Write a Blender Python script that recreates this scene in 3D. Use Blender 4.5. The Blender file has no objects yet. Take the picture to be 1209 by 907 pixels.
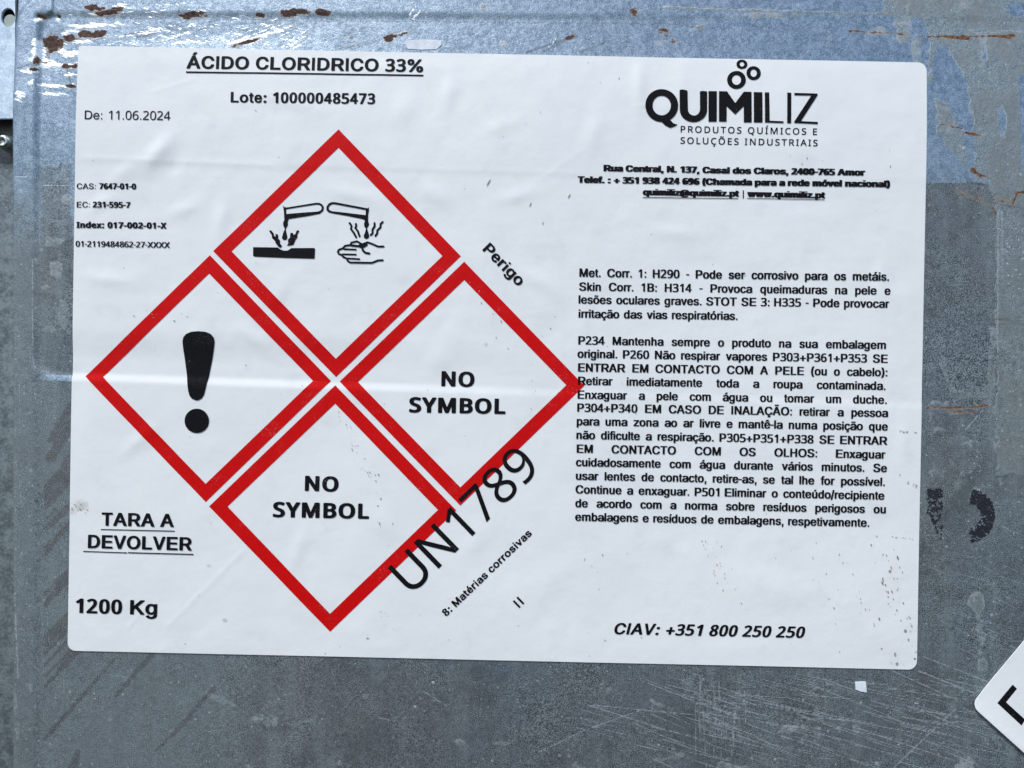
import bpy, math, random
import numpy as np
from mathutils import Vector
from mathutils.geometry import tessellate_polygon

random.seed(7)
RS = np.random.RandomState(11)
S = 0.00042                     # metres on the panel per photograph pixel
ZC = 1.0                        # height of the picture centre above the ground

scene = bpy.context.scene
COL = scene.collection

# ------------------------------------------------------------------ camera
cam_d = bpy.data.cameras.new("camera")
cam_d.lens = 27.0
cam_d.sensor_width = 36.0
cam_d.clip_start = 0.01
cam_d.clip_end = 100.0
cam = bpy.data.objects.new("camera", cam_d)
COL.objects.link(cam)
cam.location = (0, -1209 * S * 27.0 / 36.0, ZC)
cam.rotation_euler = (math.radians(90), 0, 0)
scene.camera = cam

# ------------------------------------------------------------------ sky and sun
SUN_EL, SUN_AZ = math.radians(57), math.radians(217)     # azimuth clockwise from +Y
world = bpy.data.worlds.new("World")
scene.world = world
world.use_nodes = True
wn = world.node_tree
bg = wn.nodes["Background"]
sky = wn.nodes.new("ShaderNodeTexSky")
sky.sky_type = 'NISHITA'
sky.sun_disc = False
sky.sun_elevation = SUN_EL
sky.sun_rotation = SUN_AZ
sky.air_density = 1.0
sky.dust_density = 1.0
wn.links.new(sky.outputs[0], bg.inputs[0])
bg.inputs[1].default_value = 0.15
sun_d = bpy.data.lights.new("sun", 'SUN')
sun_d.energy = 2.4
sun_d.angle = math.radians(0.55)
sun_d.color = (1.0, 0.96, 0.90)
sun = bpy.data.objects.new("sun", sun_d)
COL.objects.link(sun)
sdir = Vector((math.sin(SUN_AZ) * math.cos(SUN_EL), math.cos(SUN_AZ) * math.cos(SUN_EL), math.sin(SUN_EL)))
sun.rotation_euler = sdir.to_track_quat('Z', 'Y').to_euler()
scene.view_settings.view_transform = 'Standard'
scene.view_settings.look = 'None'
scene.view_settings.exposure = 0.40
scene.view_settings.gamma = 1.0

# ------------------------------------------------------------------ small helpers
def empty(name, label=None, cat=None, loc=(0, 0, 0), group=None):
    o = bpy.data.objects.new(name, None)
    o.empty_display_size = 0.02
    o.location = loc
    COL.objects.link(o)
    if label: o["label"] = label
    if cat: o["category"] = cat
    if group: o["group"] = group
    return o

def link_mesh(name, me, mat, parent=None):
    o = bpy.data.objects.new(name, me)
    COL.objects.link(o)
    if mat: me.materials.append(mat)
    if parent is not None:
        o.parent = parent
        o.matrix_parent_inverse = parent.matrix_basis.inverted()
    return o

def mesh_np(name, co, faces, smooth=False):
    """co Nx3, faces Mx3 or Mx4 int array"""
    me = bpy.data.meshes.new(name)
    co = np.asarray(co, dtype=np.float32); faces = np.asarray(faces, dtype=np.int32)
    k = faces.shape[1]
    me.vertices.add(len(co)); me.vertices.foreach_set("co", co.ravel())
    me.loops.add(faces.size); me.loops.foreach_set("vertex_index", faces.ravel())
    me.polygons.add(len(faces))
    me.polygons.foreach_set("loop_start", np.arange(0, faces.size, k, dtype=np.int32))
    me.polygons.foreach_set("loop_total", np.full(len(faces), k, dtype=np.int32))
    me.polygons.foreach_set("use_smooth", np.full(len(faces), smooth, dtype=bool))
    me.update(calc_edges=True)
    return me

def world_xyz(px, py, h):
    """panel coordinates (pixels of the photograph) and height towards the viewer in m"""
    px = np.asarray(px, float); py = np.asarray(py, float)
    return np.stack([(px - 604.5) * S, -(h + 0 * px), ZC + (453.5 - py) * S], -1)

def sstep(a, b, x):
    t = np.clip((x - a) / (b - a), 0, 1)
    return t * t * (3 - 2 * t)

def vnoise(x, y, seed):
    """smooth value noise on arrays, about -1..1"""
    xi = np.floor(x).astype(np.int64); yi = np.floor(y).astype(np.int64)
    fx = x - xi; fy = y - yi
    fx = fx * fx * (3 - 2 * fx); fy = fy * fy * (3 - 2 * fy)
    def h(a, b):
        n = (a * 374761393 + b * 668265263 + seed * 1442695) & 0xffffffff
        n = ((n ^ (n >> 13)) * 1274126177) & 0xffffffff
        n = n ^ (n >> 16)
        return (n & 0xffff) / 32767.5 - 1.0
    a = h(xi, yi); b = h(xi + 1, yi); c = h(xi, yi + 1); d = h(xi + 1, yi + 1)
    return (a * (1 - fx) + b * fx) * (1 - fy) + (c * (1 - fx) + d * fx) * fy

def fbm(x, y, seed, o=4):
    s = 0; a = 1.0; t = 0
    for i in range(o):
        s = s + a * vnoise(x * 2 ** i, y * 2 ** i, seed + i * 17); t += a; a *= 0.5
    return s / t

# ------------------------------------------------------------------ relief of the pressed sheet
def frame_centre_dist(px, py):
    """distance in px from the centre line of the rolled bead round the panel"""
    cx, r = 30.0, 34.0
    ytop = -1.0 + 0.006 * (px - 60)
    ax, ay = cx + r, -1.0 + r
    d_left = np.where(py > ay, np.abs(px - cx), 1e6)
    d_top = np.where(px > ax, np.abs(py - ytop), 1e6)
    d_arc = np.where((px <= ax) & (py <= ay), np.abs(np.hypot(px - ax, py - ay) - r), 1e6)
    return np.minimum(np.minimum(d_left, d_top), d_arc)

def base_h(px, py):
    """height of the sheet in metres, towards the viewer"""
    px = np.asarray(px, float); py = np.asarray(py, float)
    yt = 190 + 0.024 * (px - 40)
    yb = 444 + 0.034 * (px - 40)
    r = 26.0
    xm, ym = (40 + 1174) / 2, (yt + yb) / 2
    qx = np.abs(px - xm) - ((1174 - 40) / 2 - r)
    qy = np.abs(py - ym) - ((yb - yt) / 2 - r)
    d = np.hypot(np.maximum(qx, 0), np.maximum(qy, 0)) + np.minimum(np.maximum(qx, qy), 0) - r
    low = sstep(yb - 60, yb - 20, py)                     # the lower edge is the deep one
    fade = 0.16 + 0.84 * sstep(760, 300, px)
    depth = (0.00011 + 0.00075 * low * fade)
    h = -depth * sstep(5, -7, d)
    # upper part leans back a little towards the sky
    h = h - 0.0042 * (sstep(230, -40, py)) ** 2 * 0.9
    # rolled bead round the edge
    dc = frame_centre_dist(px, py)
    amp = 0.0017 * (0.35 + 0.65 * sstep(330, 120, py + 0 * px))
    amp = np.where(px > 60, 0.0007 - 0.0004 * sstep(500, 1000, px), amp)
    h = h + amp * sstep(19, 9, dc)
    # sheet turns back at its left edge
    h = h - 0.010 * sstep(17, 11.5, px) ** 1.5
    return h

def dents(px, py):
    h = 0.00035 * fbm(px / 210, py / 210, 3, 3)
    return h

def label_h(px, py):
    """front of the big sticker, lying on the sheet with its own bubbles and creases"""
    px = np.asarray(px, float); py = np.asarray(py, float)
    h = base_h(px, py) + dents(px, py) + 0.00042
    w = 0.00019 * fbm(px / 46, py / 44, 21, 2) + 0.00010 * fbm(px / 20, py / 26, 31, 2) * (0.3 + 0.7 * sstep(-.2, .5, fbm(px / 160, py / 130, 8, 2)))
    w = w + 0.00003 * fbm(px / 60, py / 12, 77, 2) * sstep(230, 130, np.abs(py - 300))
    def bub(x, y, rx, ry, ang, a):
        c, s = math.cos(math.radians(ang)), math.sin(math.radians(ang))
        u = ((px - x) * c + (py - y) * s) / rx; v = (-(px - x) * s + (py - y) * c) / ry
        return 2.7 * a * np.exp(-(u * u + v * v))
    for b in [(186, 182, 26, 10, -50, .00030), (205, 196, 12, 8, -60, -.00012), (150, 202, 22, 9, -35, .00014),
              (530, 110, 9, 22, 8, .00016), (478, 128, 14, 20, 20, .00013), (516, 232, 18, 10, 30, .00012),
              (755, 100, 8, 34, 0, .00018), (805, 96, 10, 30, 0, .00010), (878, 80, 9, 20, 0, .00012),
              (262, 258, 9, 30, 10, .00015), (218, 248, 20, 8, -20, .00012), (420, 232, 26, 9, 12, .00012),
              (517, 425, 14, 16, 0, .00014), (632, 330, 22, 9, 30, .00012), (610, 232, 24, 8, -15, .00012),
              (352, 650, 9, 26, 20, .00013), (130, 330, 26, 8, 8, .00013), (310, 60, 30, 6, 5, .00010),
              (690, 370, 30, 8, 90, .00008), (455, 620, 20, 12, 60, .00014), (440, 500, 40, 18, 40, -.00012),
              (700, 160, 10, 24, 12, .00012), (590, 150, 24, 9, -20, .00010), (345, 120, 22, 8, 14, .00012), (120, 240, 16, 7, -30, .00012), (300, 400, 22, 8, 40, .00010), (165, 520, 26, 8, -40, .00012), (560, 640, 12, 26, 30, .00012), (1040, 330, 9, 30, 6, .00010), (1066, 520, 8, 26, 0, .00010), (800, 275, 30, 8, 4, .00010), (330, 345, 10, 20, 30, .00010), (640, 690, 60, 24, -30, .00014), (900, 300, 60, 26, 10, .00010), (905, 690, 60, 20, 10, .00010)]:
        w = w + bub(*b)
    # long thin creases: across at the old fold, and a diagonal one near the foot
    def crease(x0, y0, x1, y1, wd, a):
        dx, dy = x1 - x0, y1 - y0; L = math.hypot(dx, dy)
        t = ((px - x0) * dx + (py - y0) * dy) / L / L
        d = ((px - x0) * dy - (py - y0) * dx) / L
        return a * np.exp(-(d / wd) ** 2) * sstep(-.03, .06, t) * sstep(1.03, .94, t)
    for c in [(92, 186, 330, 196, 3.2, .00008), (330, 196, 700, 206, 3.0, .00004), (196, 742, 290, 648, 3.0, .00010),
              (150, 742, 175, 716, 2.5, .00008), (640, 212, 690, 176, 3, .00006), (176, 110, 232, 92, 2, .00006),
              (745, 126, 766, 124, 1.6, .00008), (560, 62, 610, 68, 2, .00007), (660, 300, 664, 470, 4, .00005)]:
        w = w + crease(*c)
    e = np.minimum(np.minimum(px - 84, 1092 - px), np.minimum(py - 56, 786 - py))
    return h + (w + 0.00012) * sstep(-2, 26, e)
# ------------------------------------------------------------------ materials
def new_mat(name):
    m = bpy.data.materials.new(name); m.use_nodes = True
    nt = m.node_tree
    b = nt.nodes["Principled BSDF"]
    return m, nt, b

class NT:
    def __init__(s, nt): s.nt = nt
    def n(s, t, **k):
        q = s.nt.nodes.new(t)
        for a, v in k.items(): setattr(q, a, v)
        return q
    def l(s, a, b): s.nt.links.new(a, b)
    def setin(s, sock, v):
        if hasattr(v, "is_linked") or hasattr(v, "links"): s.l(v, sock)
        else: sock.default_value = v
    def math(s, op, a, b=0.0, c=None, clamp=False):
        q = s.n("ShaderNodeMath", operation=op, use_clamp=clamp)
        s.setin(q.inputs[0], a); s.setin(q.inputs[1], b)
        if c is not None: s.setin(q.inputs[2], c)
        return q.outputs[0]
    def step(s, v, a, b):
        q = s.n("ShaderNodeMapRange", interpolation_type='SMOOTHSTEP')
        s.setin(q.inputs[0], v); q.inputs[1].default_value = a; q.inputs[2].default_value = b
        return q.outputs[0]
    def mix(s, f, a, b, blend='MIX'):
        q = s.n("ShaderNodeMix", data_type='RGBA', blend_type=blend)
        s.setin(q.inputs[0], f); s.setin(q.inputs[6], a); s.setin(q.inputs[7], b)
        return q.outputs[2]
    def mixf(s, f, a, b):
        q = s.n("ShaderNodeMix", data_type='FLOAT')
        s.setin(q.inputs[0], f); s.setin(q.inputs[2], a); s.setin(q.inputs[3], b)
        return q.outputs[0]
    def noise(s, vec, scale, detail=4, rough=.55, dist=0.0):
        q = s.n("ShaderNodeTexNoise"); q.inputs["Scale"].default_value = scale
        q.inputs["Detail"].default_value = detail; q.inputs["Roughness"].default_value = rough
        q.inputs["Distortion"].default_value = dist
        s.l(vec, q.inputs["Vector"]); return q.outputs[0]
    def mapping(s, vec, scale=(1, 1, 1), rot=(0, 0, 0), loc=(0, 0, 0)):
        # rotate first, then stretch, so that the stretch lies along the rotated axes
        q = s.n("ShaderNodeMapping"); q.inputs["Rotation"].default_value = rot; q.inputs["Location"].default_value = loc
        s.l(vec, q.inputs["Vector"])
        r = s.n("ShaderNodeMapping"); r.inputs["Scale"].default_value = scale
        s.l(q.outputs[0], r.inputs["Vector"])
        return r.outputs[0]
    def bump(s, h, strength, dist, nrm=None):
        q = s.n("ShaderNodeBump"); q.inputs["Strength"].default_value = strength
        q.inputs["Distance"].default_value = dist; s.l(h, q.inputs["Height"])
        if nrm is not None: s.l(nrm, q.inputs["Normal"])
        return q.outputs[0]

def col(r, g, b): return (r, g, b, 1.0)

def make_metal():
    m, nt, b = new_mat("galvanised_steel")
    T = NT(nt)
    geo = T.n("ShaderNodeNewGeometry"); P = geo.outputs["Position"]
    A = T.n("ShaderNodeAttribute", attribute_name="wear_a"); sa = T.n("ShaderNodeSeparateColor"); T.l(A.outputs["Color"], sa.inputs[0])
    B = T.n("ShaderNodeAttribute", attribute_name="wear_b"); sb = T.n("ShaderNodeSeparateColor"); T.l(B.outputs["Color"], sb.inputs[0])
    clean_skytint, dust_highlight, rust = sa.outputs[0], sa.outputs[1], sa.outputs[2]
    bright, dark, scr = sb.outputs[0], sb.outputs[1], sb.outputs[2]
    fine = T.noise(P, 1900, 2, .7)
    mid = T.noise(P, 420, 4, .7)
    big = T.noise(P, 42, 4, .6)
    huge = T.noise(P, 9, 3, .5)
    blot = T.noise(P, 120, 5, .65, .3)
    # rough, weathered zinc
    v = T.math('MULTIPLY_ADD', T.math('SUBTRACT', fine, .5), 2.5, .5)
    v = T.math('MULTIPLY_ADD', T.math('SUBTRACT', mid, .5), .62, v)
    v = T.math('MULTIPLY_ADD', T.math('SUBTRACT', blot, .5), .45, v)
    grey = T.mix(T.step(v, .22, .78), col(.034, .044, .050), col(.275, .33, .355))
    grey = T.mix(T.math('MULTIPLY', T.step(big, .42, .62), .45), grey, col(.13, .155, .18))
    grey = T.mix(T.math('MULTIPLY', T.step(huge, .48, .62), .30), grey, col(.155, .155, .14))
    grey = T.mix(T.math('MULTIPLY', T.step(T.noise(T.mapping(P, loc=(3.1, 0, 1.7)), 7, 3, .5), .50, .64), .5), grey, col(.10, .15, .20))
    v3 = T.n("ShaderNodeTexVoronoi"); v3.inputs["Scale"].default_value = 720; T.l(P, v3.inputs["Vector"])
    s3 = T.n("ShaderNodeSeparateColor"); T.l(v3.outputs["Color"], s3.inputs[0])
    glint = T.math('MULTIPLY', T.step(T.math('SUBTRACT', T.math('MULTIPLY', T.math('POWER', s3.outputs[0], 5.0), .42), v3.outputs["Distance"]), -.05, .10), s3.outputs[1])
    # pale specks of zinc oxide
    vor = T.n("ShaderNodeTexVoronoi"); vor.inputs["Scale"].default_value = 210; T.l(P, vor.inputs["Vector"])
    sepc = T.n("ShaderNodeSeparateColor"); T.l(vor.outputs["Color"], sepc.inputs[0])
    rad = T.math('MULTIPLY', T.math('POWER', sepc.outputs[0], 6.0), .24)
    spk = T.step(T.math('SUBTRACT', rad, vor.outputs["Distance"]), -.03, .05)
    spk = T.math('MULTIPLY', spk, T.step(sepc.outputs[1], .35, .75))
    # clean zinc skin with spangle, its blue sky reflection put into the colour
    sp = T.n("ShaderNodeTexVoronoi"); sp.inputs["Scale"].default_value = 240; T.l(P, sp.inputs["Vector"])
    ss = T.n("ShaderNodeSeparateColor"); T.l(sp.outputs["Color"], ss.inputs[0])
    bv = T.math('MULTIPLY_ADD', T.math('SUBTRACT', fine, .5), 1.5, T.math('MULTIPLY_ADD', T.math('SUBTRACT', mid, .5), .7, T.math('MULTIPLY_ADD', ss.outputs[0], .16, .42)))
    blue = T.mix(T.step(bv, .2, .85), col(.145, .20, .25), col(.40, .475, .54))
    cm = T.step(T.math('ADD', clean_skytint, T.math('MULTIPLY', T.math('SUBTRACT', blot, .5), .5)), .24, .72)
    vert = T.noise(T.mapping(P, (1, 1, .12)), 95, 3, .55)
    grey = T.mix(T.math('MULTIPLY', T.step(vert, .50, .68), .30), grey, col(.27, .32, .33))
    grey = T.mix(T.math('MULTIPLY', T.step(T.noise(P, 26, 6, .72), .50, .62), .42), grey, col(.06, .072, .08))
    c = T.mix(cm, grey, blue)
    # dust film with peeling, pale rimmed edge; also the painted bead crest highlight
    dn = T.math('ADD', dust_highlight, T.math('MULTIPLY', T.math('SUBTRACT', T.noise(P, 150, 6, .7, .4), .5), .75))
    dm = T.math('MULTIPLY', T.step(dn, .42, .56), T.math('MULTIPLY_ADD', T.step(mid, .35, .6), .4, .6))
    rim = T.math('MULTIPLY', T.step(dn, .42, .50), T.step(dn, .62, .52))
    dcol = T.mix(T.step(v, .25, .8), col(.13, .165, .178), col(.29, .355, .368))
    dcol = T.mix(T.step(big, .38, .66), dcol, col(.19, .213, .207))
    c = T.mix(T.math('MULTIPLY', dm, .88), c, dcol)
    c = T.mix(T.math('MULTIPLY', T.math('MULTIPLY', rim, T.step(big, .4, .6)), .35), c, col(.55, .60, .63))
    c = T.mix(T.math('MULTIPLY', spk, .55), c, col(.55, .60, .62))
    film_highlight = T.math('MULTIPLY', A.outputs["Alpha"], T.math('MULTIPLY_ADD', T.math('SUBTRACT', blot, .5), .6, 1.0), clamp=True)  # pale film; also carries the painted highlight of the left bead
    c = T.mix(T.math('MULTIPLY', film_highlight, .68), c, T.mix(T.step(v, .1, .95), col(.140, .170, .180), col(.255, .298, .312)))
    c = T.mix(T.math('MULTIPLY', glint, .6), c, col(.50, .56, .58))
    # dark smears, brush marks and painted crease shade
    dk = T.math('MULTIPLY', dark, T.math('ADD', .75, T.math('MULTIPLY', T.step(T.noise(T.mapping(P, (1, 1, .12), (0, math.radians(45), 0)), 420, 3), .3, .6), .5)), clamp=True)
    c = T.mix(T.math('MULTIPLY', dk, .74), c, T.mix(T.step(v, .2, .9), col(.055, .06, .062), col(.15, .155, .155)))
    # fine scuffs: stretched noise inside scratched zones and painted-in lines
    def scuffs(ang, sc, lo, hi, off):
        mp = T.mapping(P, (.035, 1, 1), (0, math.radians(ang), 0), (off, 0, off))
        return T.step(T.noise(mp, sc, 2, .5), lo, hi)
    s1 = T.math('MAXIMUM', scuffs(-14, 900, .66, .72, .3), scuffs(-24, 700, .67, .73, 1.7))
    s1 = T.math('MAXIMUM', s1, scuffs(-5, 820, .68, .74, 2.9))
    zone = T.step(scr, .03, .22)
    s1 = T.math('MULTIPLY', s1, T.math('MULTIPLY_ADD', zone, .9, .05))
    line = T.step(scr, .30, .80)
    sc_all = T.math('MAXIMUM', s1, T.math('MULTIPLY', line, T.step(T.noise(P, 500, 2), .3, .55)))
    c = T.mix(T.math('MULTIPLY', sc_all, .50), c, col(.48, .53, .56))
    # bare, rubbed-bright metal with streaks
    stn = T.noise(T.mapping(P, (.10, 1, 1), (0, math.radians(-16), 0)), 900, 4, .6)
    bm = T.step(T.math('ADD', bright, T.math('MULTIPLY', T.math('SUBTRACT', stn, .5), 1.4)), .42, .80)
    bm = T.math('MULTIPLY', bm, T.step(bright, .02, .2))
    c = T.mix(T.math('MULTIPLY', bm, T.math('MULTIPLY_ADD', T.step(fine, .3, .6), .35, .65)), c, col(.84, .86, .86))
    # rust, darker in its middle
    rn = T.math('ADD', rust, T.math('MULTIPLY', T.math('SUBTRACT', T.noise(T.mapping(P, (.4, 1, 1), (0, math.radians(-10), 0)), 620, 6, .75), .5), 1.7))
    rm = T.math('MULTIPLY', T.step(rn, .36, .55), T.step(rust, .05, .2))
    sx = T.n("ShaderNodeSeparateXYZ"); T.l(P, sx.inputs[0])
    old = T.step(sx.outputs[0], .02, .12)            # old scabs at the left, fresh orange rust at the right
    rc = T.mix(T.step(T.noise(P, 700, 4, .7), .36, .64), T.mix(old, col(.030, .016, .012), col(.05, .022, .012)), T.mix(old, col(.11, .06, .045), col(.23, .115, .055)))
    halo = T.math('MULTIPLY', T.step(rust, .08, .5), .4)
    c = T.mix(halo, c, col(.42, .30, .19))
    c = T.mix(rm, c, rc)
    met = T.mixf(cm, .42, .80)
    met = T.mixf(dm, met, .22)
    met = T.mixf(bm, met, .95)
    met = T.math('MULTIPLY', met, T.math('SUBTRACT', 1.0, rm))
    met = T.math('MULTIPLY', met, T.math('SUBTRACT', 1.0, T.math('MULTIPLY', dk, .5)))
    T.l(met, b.inputs["Metallic"])
    ro = T.mixf(cm, .56, .42)
    ro = T.math('ADD', ro, T.math('MULTIPLY', T.math('SUBTRACT', mid, .5), .22))
    ro = T.mixf(dm, ro, .66)
    ro = T.mixf(bm, ro, .34)
    ro = T.mixf(rm, ro, .9)
    T.l(ro, b.inputs["Roughness"])
    T.l(c, b.inputs["Base Color"])
    n1 = T.bump(fine, .32, .00022)
    n2 = T.bump(mid, .35, .0005, n1)
    n3 = T.bump(T.math('ADD', T.math('MULTIPLY', dm, 1.0), T.math('MULTIPLY', sc_all, -1.0)), .35, .0002, n2)
    n4 = T.bump(T.math('SUBTRACT', T.math('MULTIPLY', stn, bm), rm), .5, .0003, n3)
    T.l(n4, b.inputs["Normal"])
    return m

def make_plain_zinc(name, c0, c1, rough=.45, metallic=.6):
    m, nt, b = new_mat(name); T = NT(nt)
    P = T.n("ShaderNodeNewGeometry").outputs["Position"]
    f = T.noise(P, 900, 4, .65); g = T.noise(P, 160, 4, .6)
    v = T.math('ADD', T.math('MULTIPLY', f, .5), T.math('MULTIPLY', g, .5))
    T.l(T.mix(T.step(v, .38, .62), col(*c0), col(*c1)), b.inputs["Base Color"])
    b.inputs["Metallic"].default_value = metallic
    T.l(T.math('ADD', rough - .08, T.math('MULTIPLY', g, .16)), b.inputs["Roughness"])
    T.l(T.bump(f, .3, .0002), b.inputs["Normal"])
    return m

def make_paper():
    m, nt, b = new_mat("white_vinyl"); T = NT(nt)
    P = T.n("ShaderNodeNewGeometry").outputs["Position"]
    A = T.n("ShaderNodeAttribute", attribute_name="soil"); dirt = A.outputs["Fac"]
    big = T.noise(P, 14, 3, .5); mid = T.noise(P, 70, 4, .6); fine = T.noise(P, 900, 3, .6)
    c = T.mix(T.step(big, .3, .7), col(.765, .785, .785), col(.79, .81, .805))
    c = T.mix(T.math('MULTIPLY', T.step(mid, .52, .72), .20), c, col(.60, .62, .64))
    # faint grime: tiny dots
    vor = T.n("ShaderNodeTexVoronoi"); vor.inputs["Scale"].default_value = 130; T.l(P, vor.inputs["Vector"])
    sc_ = T.n("ShaderNodeSeparateColor"); T.l(vor.outputs["Color"], sc_.inputs[0])
    dot = T.step(T.math('SUBTRACT', T.math('MULTIPLY', T.math('POWER', sc_.outputs[0], 9.0), .10), vor.outputs["Distance"]), -.01, .02)
    c = T.mix(T.math('MULTIPLY', dot, .5), c, col(.30, .30, .28))
    dd = T.math('ADD', dirt, T.math('MULTIPLY', T.math('SUBTRACT', T.noise(P, 600, 4, .7), .5), .7))
    dm = T.math('MULTIPLY', T.step(dd, .3, .75), T.step(dirt, .02, .2))
    c = T.mix(T.math('MULTIPLY', dm, .55), c, col(.38, .36, .30))
    T.l(c, b.inputs["Base Color"])
    b.inputs["Roughness"].default_value = .42
    b.inputs["Specular IOR Level"].default_value = .4
    n = T.bump(fine, .10, .0001)
    n = T.bump(T.noise(P, 210, 3, .5), .16, .0006, n)
    T.l(n, b.inputs["Normal"])
    return m

def make_ink(name, c, c2, rough=.5, spots=True):
    m, nt, b = new_mat(name); T = NT(nt)
    P = T.n("ShaderNodeNewGeometry").outputs["Position"]
    f = T.noise(P, 1100, 3, .6)
    cc = T.mix(T.step(f, .35, .7), col(*c), col(*c2))
    wear = T.math('MULTIPLY', T.step(T.noise(P, 60, 4, .6), .50, .72), T.step(T.noise(P, 1300, 3, .7), .56, .68))
    cc = T.mix(T.math('MULTIPLY', wear, .30), cc, col(.45, .45, .46))
    T.l(cc, b.inputs["Base Color"])
    b.inputs["Roughness"].default_value = rough
    b.inputs["Specular IOR Level"].default_value = .12
    T.l(T.bump(T.noise(P, 210, 3, .5), .16, .0006), b.inputs["Normal"])
    return m

def make_worn_paint():
    """stencil paint that has mostly flaked away"""
    m, nt, b = new_mat("worn_black_paint"); T = NT(nt)
    P = T.n("ShaderNodeNewGeometry").outputs["Position"]
    f = T.noise(P, 1100, 3, .6)
    T.l(T.mix(T.step(f, .4, .7), col(.006, .006, .012), col(.02, .02, .03)), b.inputs["Base Color"])
    b.inputs["Roughness"].default_value = .6
    return m

M_METAL = make_metal()
M_PAPER = make_paper()
M_INK = make_ink("black_print", (.0025, .0025, .004), (.006, .006, .009), .6)
M_RED = make_ink("red_print", (.54, .0015, .002), (.62, .002, .003), .55)
M_PAINT = make_worn_paint()
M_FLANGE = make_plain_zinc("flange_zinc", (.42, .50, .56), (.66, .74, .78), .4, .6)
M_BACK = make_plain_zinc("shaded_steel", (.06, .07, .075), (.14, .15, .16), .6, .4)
M_BOLT = make_plain_zinc("bolt_zinc", (.28, .31, .29), (.62, .66, .60), .32, .85)
M_PLUG = make_plain_zinc("plug_green_grey", (.30, .36, .33), (.38, .44, .41), .6, .1)
M_CHIP = make_plain_zinc("residue_white", (.62, .68, .74), (.80, .84, .88), .5, 0.0)
M_SOIL = make_plain_zinc("soil_speck", (.17, .165, .14), (.40, .39, .36), .8, 0.0)

# ------------------------------------------------------------------ the galvanised panel
panel = empty("metal_panel", "weathered grey and bluish galvanised steel panel with rust and scratches behind the stickers",
              "panel", ((0) * S, 0.0, ZC + (453.5 - 1180) * S))

def ramp(a, b, st): return np.arange(a, b, st)
STEP = 1.25
xs = np.concatenate([np.array([11.0, 11.4, 12.0]), ramp(12.6, 1228, STEP), ramp(1232, 1560, 9.0)])
ys = np.concatenate([ramp(-220, -18, 8.0), ramp(-14, 924, STEP), ramp(928, 1180, 9.0)])
PX, PY = np.meshgrid(xs, ys)
# masks painted on the sheet: wear_a = clean zinc with sky tint, dust and crest highlight, rust ; wear_b = bright, dark, scratches
ch = {k: np.zeros(PX.shape, np.float32) for k in ("clean_skytint", "dust_highlight", "rust", "bright", "dark", "scr", "film_highlight")}

def window(x0, y0, x1, y1, pad):
    i0, i1 = np.searchsorted(xs, [min(x0, x1) - pad, max(x0, x1) + pad])
    j0, j1 = np.searchsorted(ys, [min(y0, y1) - pad, max(y0, y1) + pad])
    return slice(j0, j1), slice(i0, i1)

def put(k, sl, m, mode='max'):
    if mode == 'max': ch[k][sl] = np.maximum(ch[k][sl], m)
    else: ch[k][sl] = ch[k][sl] * (1 - m)

def line(k, x0, y0, x1, y1, w0, w1=None, a=1.0, soft=1.0, wob=0.0):
    w1 = w0 if w1 is None else w1
    sl = window(x0, y0, x1, y1, max(w0, w1) + soft + 3)
    X, Y = PX[sl], PY[sl]
    if X.size == 0: return
    dx, dy = x1 - x0, y1 - y0; L2 = dx * dx + dy * dy + 1e-9
    t = np.clip(((X - x0) * dx + (Y - y0) * dy) / L2, 0, 1)
    d = np.hypot(X - x0 - t * dx, Y - y0 - t * dy)
    if wob: d = d + wob * vnoise(X / 4, Y / 4, int(x0 * 7 + y0))
    w = (w0 + (w1 - w0) * t) / 2
    put(k, sl, a * np.clip((w + soft / 2 - d) / soft, 0, 1))

def ell(k, x, y, rx, ry, ang=0, a=1.0, soft=.35, mode='max'):
    sl = window(x, y, x, y, max(rx, ry) * (1 + soft) + 2)
    X, Y = PX[sl], PY[sl]
    c, s = math.cos(math.radians(ang)), math.sin(math.radians(ang))
    u = ((X - x) * c + (Y - y) * s) / rx; v = (-(X - x) * s + (Y - y) * c) / ry
    r = np.hypot(u, v) + (.45 if k == 'rust' else .2) * vnoise(X / 5, Y / 5, int(x + y))
    put(k, sl, a * sstep(1 + soft, 1 - soft, r), mode)

def poly(k, pts, a=1.0, soft=3.0, mode='max', wob=0.0):
    p = np.array(pts, float)
    sl = window(p[:, 0].min(), p[:, 1].min(), p[:, 0].max(), p[:, 1].max(), soft + wob + 2)
    X, Y = PX[sl], PY[sl]
    if wob:
        X = X + wob * fbm(X / 9, Y / 9, 5, 3); Y = Y + wob * fbm(X / 9, Y / 9, 9, 3)
    D = np.full(X.shape, 1e9); ins = np.zeros(X.shape, bool)
    n = len(p)
    for i in range(n):
        x0, y0 = p[i]; x1, y1 = p[(i + 1) % n]
        dx, dy = x1 - x0, y1 - y0; L2 = dx * dx + dy * dy + 1e-9
        t = np.clip(((X - x0) * dx + (Y - y0) * dy) / L2, 0, 1)
        D = np.minimum(D, np.hypot(X - x0 - t * dx, Y - y0 - t * dy))
        if y0 != y1:
            cr = ((y0 > Y) != (y1 > Y)) & (X < (x1 - x0) * (Y - y0) / (y1 - y0) + x0)
            ins ^= cr
    sd = np.where(ins, -D, D)
    put(k, sl, a * sstep(soft, -soft, sd), mode)

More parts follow.
